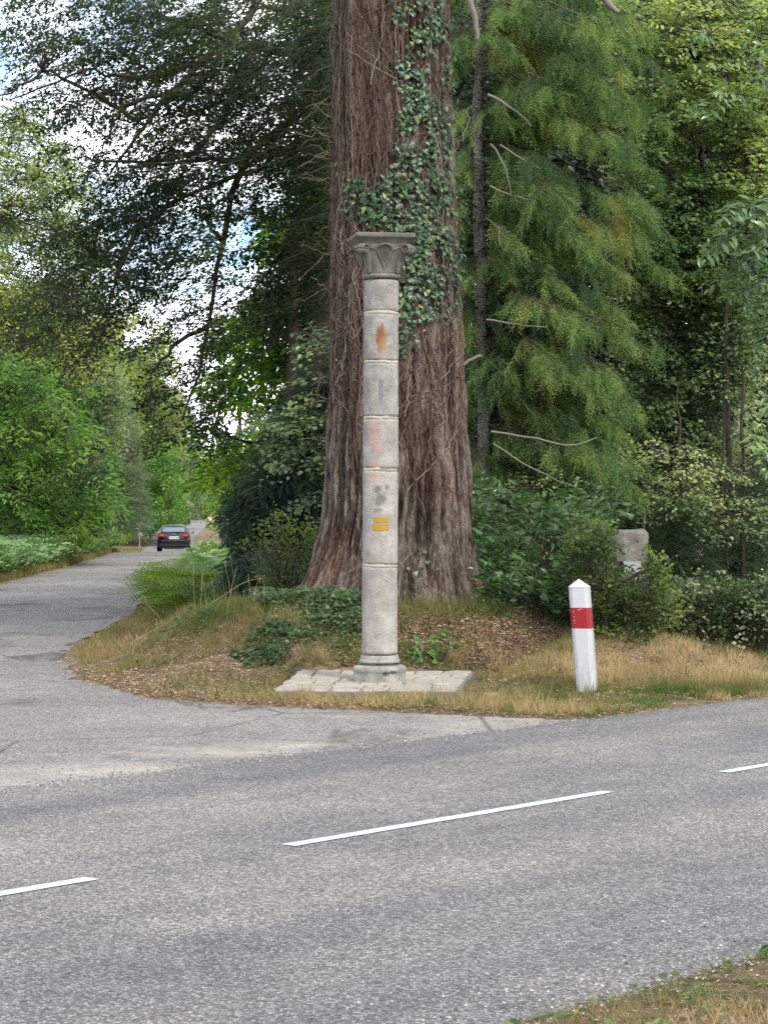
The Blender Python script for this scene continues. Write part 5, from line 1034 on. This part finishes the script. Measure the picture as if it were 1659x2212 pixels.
x, y = region(9000, -4.2, 4.5, 19.3, 26.5); d = dout(x, y); kk = fbm(x * 1.6, y * 1.6, s=210, o=2) > .53; grass('tall_grass', x[kk], y[kk], rng.uniform(.12, .26, kk.sum()), .006, rng.normal(.45, .17, kk.sum()), .55)
x, y = region(2600, -1.6, 1.3, 20.3, 21.1); kk = fbm(x * 4, y * 4, s=211, o=2) > .45; grass('tall_grass', x[kk], y[kk], rng.uniform(.08, .18, kk.sum()), .006, rng.normal(.66, .15, kk.sum()), .9)
# litter of dead leaves and needles
def litter(name, x, y, s, mat='litter', zoff=.012, tilt=.35):
    n = len(x); a = rng.uniform(0, 2*np.pi, n); D = np.stack([np.cos(a), np.sin(a), rng.normal(0, tilt * .5, n)], -1); A = Acc(); sc_ = s * rng.uniform(.4, 1.4, n)
    onr = dout(x, y) < 0; z = np.where(onr, prof(y) + .018, ground(x, y) + zoff); scatter(A, RHOMB, np.stack([x, y, z], -1), D, np.stack([rng.normal(0, tilt, n), rng.normal(0, tilt, n), np.ones(n)], -1), sc_, rng.uniform(.25, .9, n), rng.random(n)); return tag(A.obj(name, M[mat]), kind='stuff')
x, y = region(75000, -4.6, 2.2, 19.2, 25.5, -.02); d = dout(x, y); kk = rng.random(len(x)) < np.where(d < np.where((y < 24.6) & (x < -.85), 2.3, 1.1), .9, .22); litter('leaf_litter', x[kk], y[kk], .035)
x, y = region(26000, -.6, 1.9, 23.7, 26.2); litter('leaf_litter', x, y, .045)
x, y = region(16000, 1.5, 5.2, 21, 26); litter('leaf_litter', x, y, .03)
x = rng.uniform(-4.6, 1.6, 9000); y = rng.uniform(18.6, 31, 9000); d = dout(x, y); kk = (d < 0) & (rng.random(9000) < np.exp(d / .22)); litter('leaf_litter', x[kk], y[kk], .03)
# ground cover of bramble and ivy left of the column, and sprinkled weeds
n = 11000; x, y = region(n, -2.6, -.1, 23.9, 26.3); kk = fbm(x * 1.2, y * 1.2, s=220, o=3) > .47; kk &= (x > -2.2 + .5 * (25.5 - y)) ; x, y = x[kk], y[kk]; n = len(x)
A = Acc(); scatter(A, OVAL, np.stack([x, y, ground(x, y) + rng.uniform(.0, 1, n) * (.02 + .45 * sm((fbm(x * 1.7, y * 1.7, s=225, o=3) - .4) / .3) * .5)], -1), np.stack([rng.normal(0, 1, n), rng.normal(-.5, 1, n), rng.normal(-.1, .4, n)], -1), np.stack([rng.normal(0, .4, n), rng.normal(-.5, .4, n), np.ones(n)], -1), rng.uniform(.03, .065, n), 1.5, np.clip(rng.normal(.5, .2, n), 0, 1)); tag(A.obj('bramble_cover', M['bramble']), kind='stuff')
n = 1500; x, y = region(n, -4, 4.6, 20.2, 25.8, .3); kk = fbm(x * 2, y * 2, s=221, o=2) > .56; x, y = x[kk], y[kk]; n = len(x)
A = Acc(); scatter(A, OVAL, np.stack([x, y, ground(x, y) + rng.uniform(.02, .08, n)], -1), rng.normal(0, 1, (n, 3)) * (1, 1, .3), rng.normal(0, .35, (n, 3)) + (0, -.3, 1), rng.uniform(.03, .06, n), 1.4, rng.random(n)); tag(A.obj('small_weeds', M['hawthorn']), kind='stuff')
# dry stalks at the bend
n = 26; px_ = rng.uniform(400, 600, n); Yk = rng.uniform(25.5, 33, n); X = (px_ - CX) / FPX * Yk; base_ = np.stack([X, Yk, ground(X, Yk)], -1); tip = base_ + np.stack([rng.normal(.03, .14, n), rng.normal(0, .12, n), rng.uniform(.3, .7, n)], -1)
A = Acc(); tubes(A, polyline(base_, tip, 7, .04, .007), np.linspace(.0016, .001, 7)[None], 3); k = n // 2; scatter(A, needle_twig(10, .2, .1, 9), tip[:k] - (0, 0, .1), (tip - base_)[:k], rng.normal(0, 1, (k, 3)), rng.uniform(.06, .1, k), .3); tag(A.obj('dry_stalks', M['straw']), kind='stuff')
n = 6; X = rng.uniform(-3.2, -1.9, n); Yk = rng.uniform(24.5, 27, n); b0 = np.stack([X, Yk, ground(X, Yk) + .02], -1); A = Acc(); tubes(A, polyline(b0, b0 + np.stack([rng.uniform(-.7, .7, n), rng.normal(0, .2, n), rng.uniform(.1, .5, n)], -1), 6, .08, .02), np.linspace(.0022, .0014, 6)[None], 3); tag(A.obj('dry_stalks', M['straw']), kind='stuff')
# roadside grass far left and along the right of the side road
y = rng.uniform(52, 150, 30000); x = side_l(y) - .1 - rng.exponential(.7, 30000); grass('roadside_grass', x, y, rng.uniform(.06, .3, 30000), .02, .56 + rng.normal(0, .2, 30000), .5)
y = rng.uniform(27, 118, 26000); x = side_r(y) + .08 + rng.exponential(.45, 26000); grass('roadside_grass', x, y, rng.uniform(.04, .15, 26000), .010, .66 + rng.normal(0, .18, 26000), .6)
# near corner of the verge at the bottom right
x = rng.uniform(.2, 4.5, 60000); y = rng.uniform(6.2, 11.5, 60000); o = main_off(x, y); k = (o < -3.32 + .12 * (fbm(x * 3, y * 3, s=230) - .5)) & (x < y * .172 + .4); x, y, o = x[k], y[k], o[k]
nz = fbm(x * 2.2, y * 2.2, s=231, o=3); dens = sm((-o - 3.25) / .3) * .95 + .05; kk = rng.random(len(x)) < dens * sm((nz - .2) / .2)
grass('near_grass', x[kk], y[kk], rng.uniform(.02, .085, kk.sum()), .0034, (np.where(-o > 3.75, .8, .4) + (nz - .5) * 1.0 + rng.normal(0, .14, len(x)))[kk], .85)
n = 420; i = rng.choice(len(x), n); A = Acc(); scatter(A, OVAL, np.stack([x[i], y[i], ground(x[i], y[i]) + rng.uniform(.004, .03, n)], -1), rng.normal(0, 1, (n, 3)) * (1, 1, .25), rng.normal(0, .3, (n, 3)) + (0, -.3, 1), rng.uniform(.018, .05, n), 1.3, rng.random(n)); tag(A.obj('near_weeds', M['hawthorn']), kind='stuff')
n = 5000; i = rng.choice(len(x), n); a = rng.uniform(0, 6.28, n); A = Acc(); scatter(A, RHOMB, np.stack([x[i], y[i], ground(x[i], y[i]) + .006], -1), np.stack([np.cos(a), np.sin(a), rng.normal(0, .1, n)], -1), rng.normal(0, .2, (n, 3)) + (0, 0, 1), rng.uniform(.006, .03, n), .35, rng.random(n)); tag(A.obj('near_litter', M['litter']), kind='stuff')
# loose stones where the side road meets the main road, and along the edges
M['gravel'] = leafmat('loose gravel', [(0, (.05,.05,.05)), (.4, (.16,.155,.15)), (.8, (.3,.28,.26)), (1, (.45,.41,.36))], 0, (1,1,1), .85, .2)
PEB = (np.array([(1,0,0),(.3,.9,.1),(-.8,.5,0),(-.7,-.7,.1),(.5,-.8,0),(.1,.05,.7),(-.2,-.2,.5)], float), np.array([(0,1,5),(1,2,5),(2,6,5),(2,3,6),(3,4,6),(4,5,6),(4,0,5)]))
t = rng.uniform(-5.5, 7.5, 2600); off_ = 3.0 + rng.exponential(.22, 2600) * rng.choice([1, -.4], 2600); P = C0 + t[:, None] * CD + off_[:, None] * CN
P2 = np.stack([rng.uniform(-4.5, 5, 900), rng.uniform(15, 24, 900)], -1); P2 = P2[(dout(P2[:, 0], P2[:, 1]) < 0) & (dout(P2[:, 0], P2[:, 1]) > -1.2)]
t = rng.uniform(-6, 8, 5000); P3 = C0 + t[:, None] * CD + (-3.34 + rng.exponential(.16, 5000) * rng.choice([1, -.8], 5000))[:, None] * CN; P = np.concatenate([P, P2, P3]); P = P[dout(P[:, 0], P[:, 1]) < .25]; n = len(P)
z = np.where(dout(P[:, 0], P[:, 1]) > .0, ground(P[:, 0], P[:, 1]), np.where(main_off(P[:, 0], P[:, 1]) < 3.0, .012, .006)); A = Acc(); a = rng.uniform(0, 6.28, n); scatter(A, PEB, np.c_[P, z], np.stack([np.cos(a), np.sin(a), 0 * a], -1), np.tile([0, 0, 1.], (n, 1)), rng.uniform(.003, .011, n), 1, rng.random(n)); tag(A.obj('gravel', M['gravel']), kind='stuff')
x, y = region(2500, -4.6, 4.6, 19.2, 27, -.02); k = dout(x, y) < .6; x, y = x[k], y[k]; n = len(x); A = Acc(); a = rng.uniform(0, 6.28, n); scatter(A, PEB, np.stack([x, y, ground(x, y)], -1), np.stack([np.cos(a), np.sin(a), 0 * a], -1), np.tile([0, 0, 1.], (n, 1)), rng.uniform(.005, .018, n), 1, rng.random(n)); tag(A.obj('gravel', M['gravel']), kind='stuff')
print('TRIS', sum(len(o.data.polygons) for o in sc.objects if o.type == 'MESH'), 'OBJS', len(sc.objects))
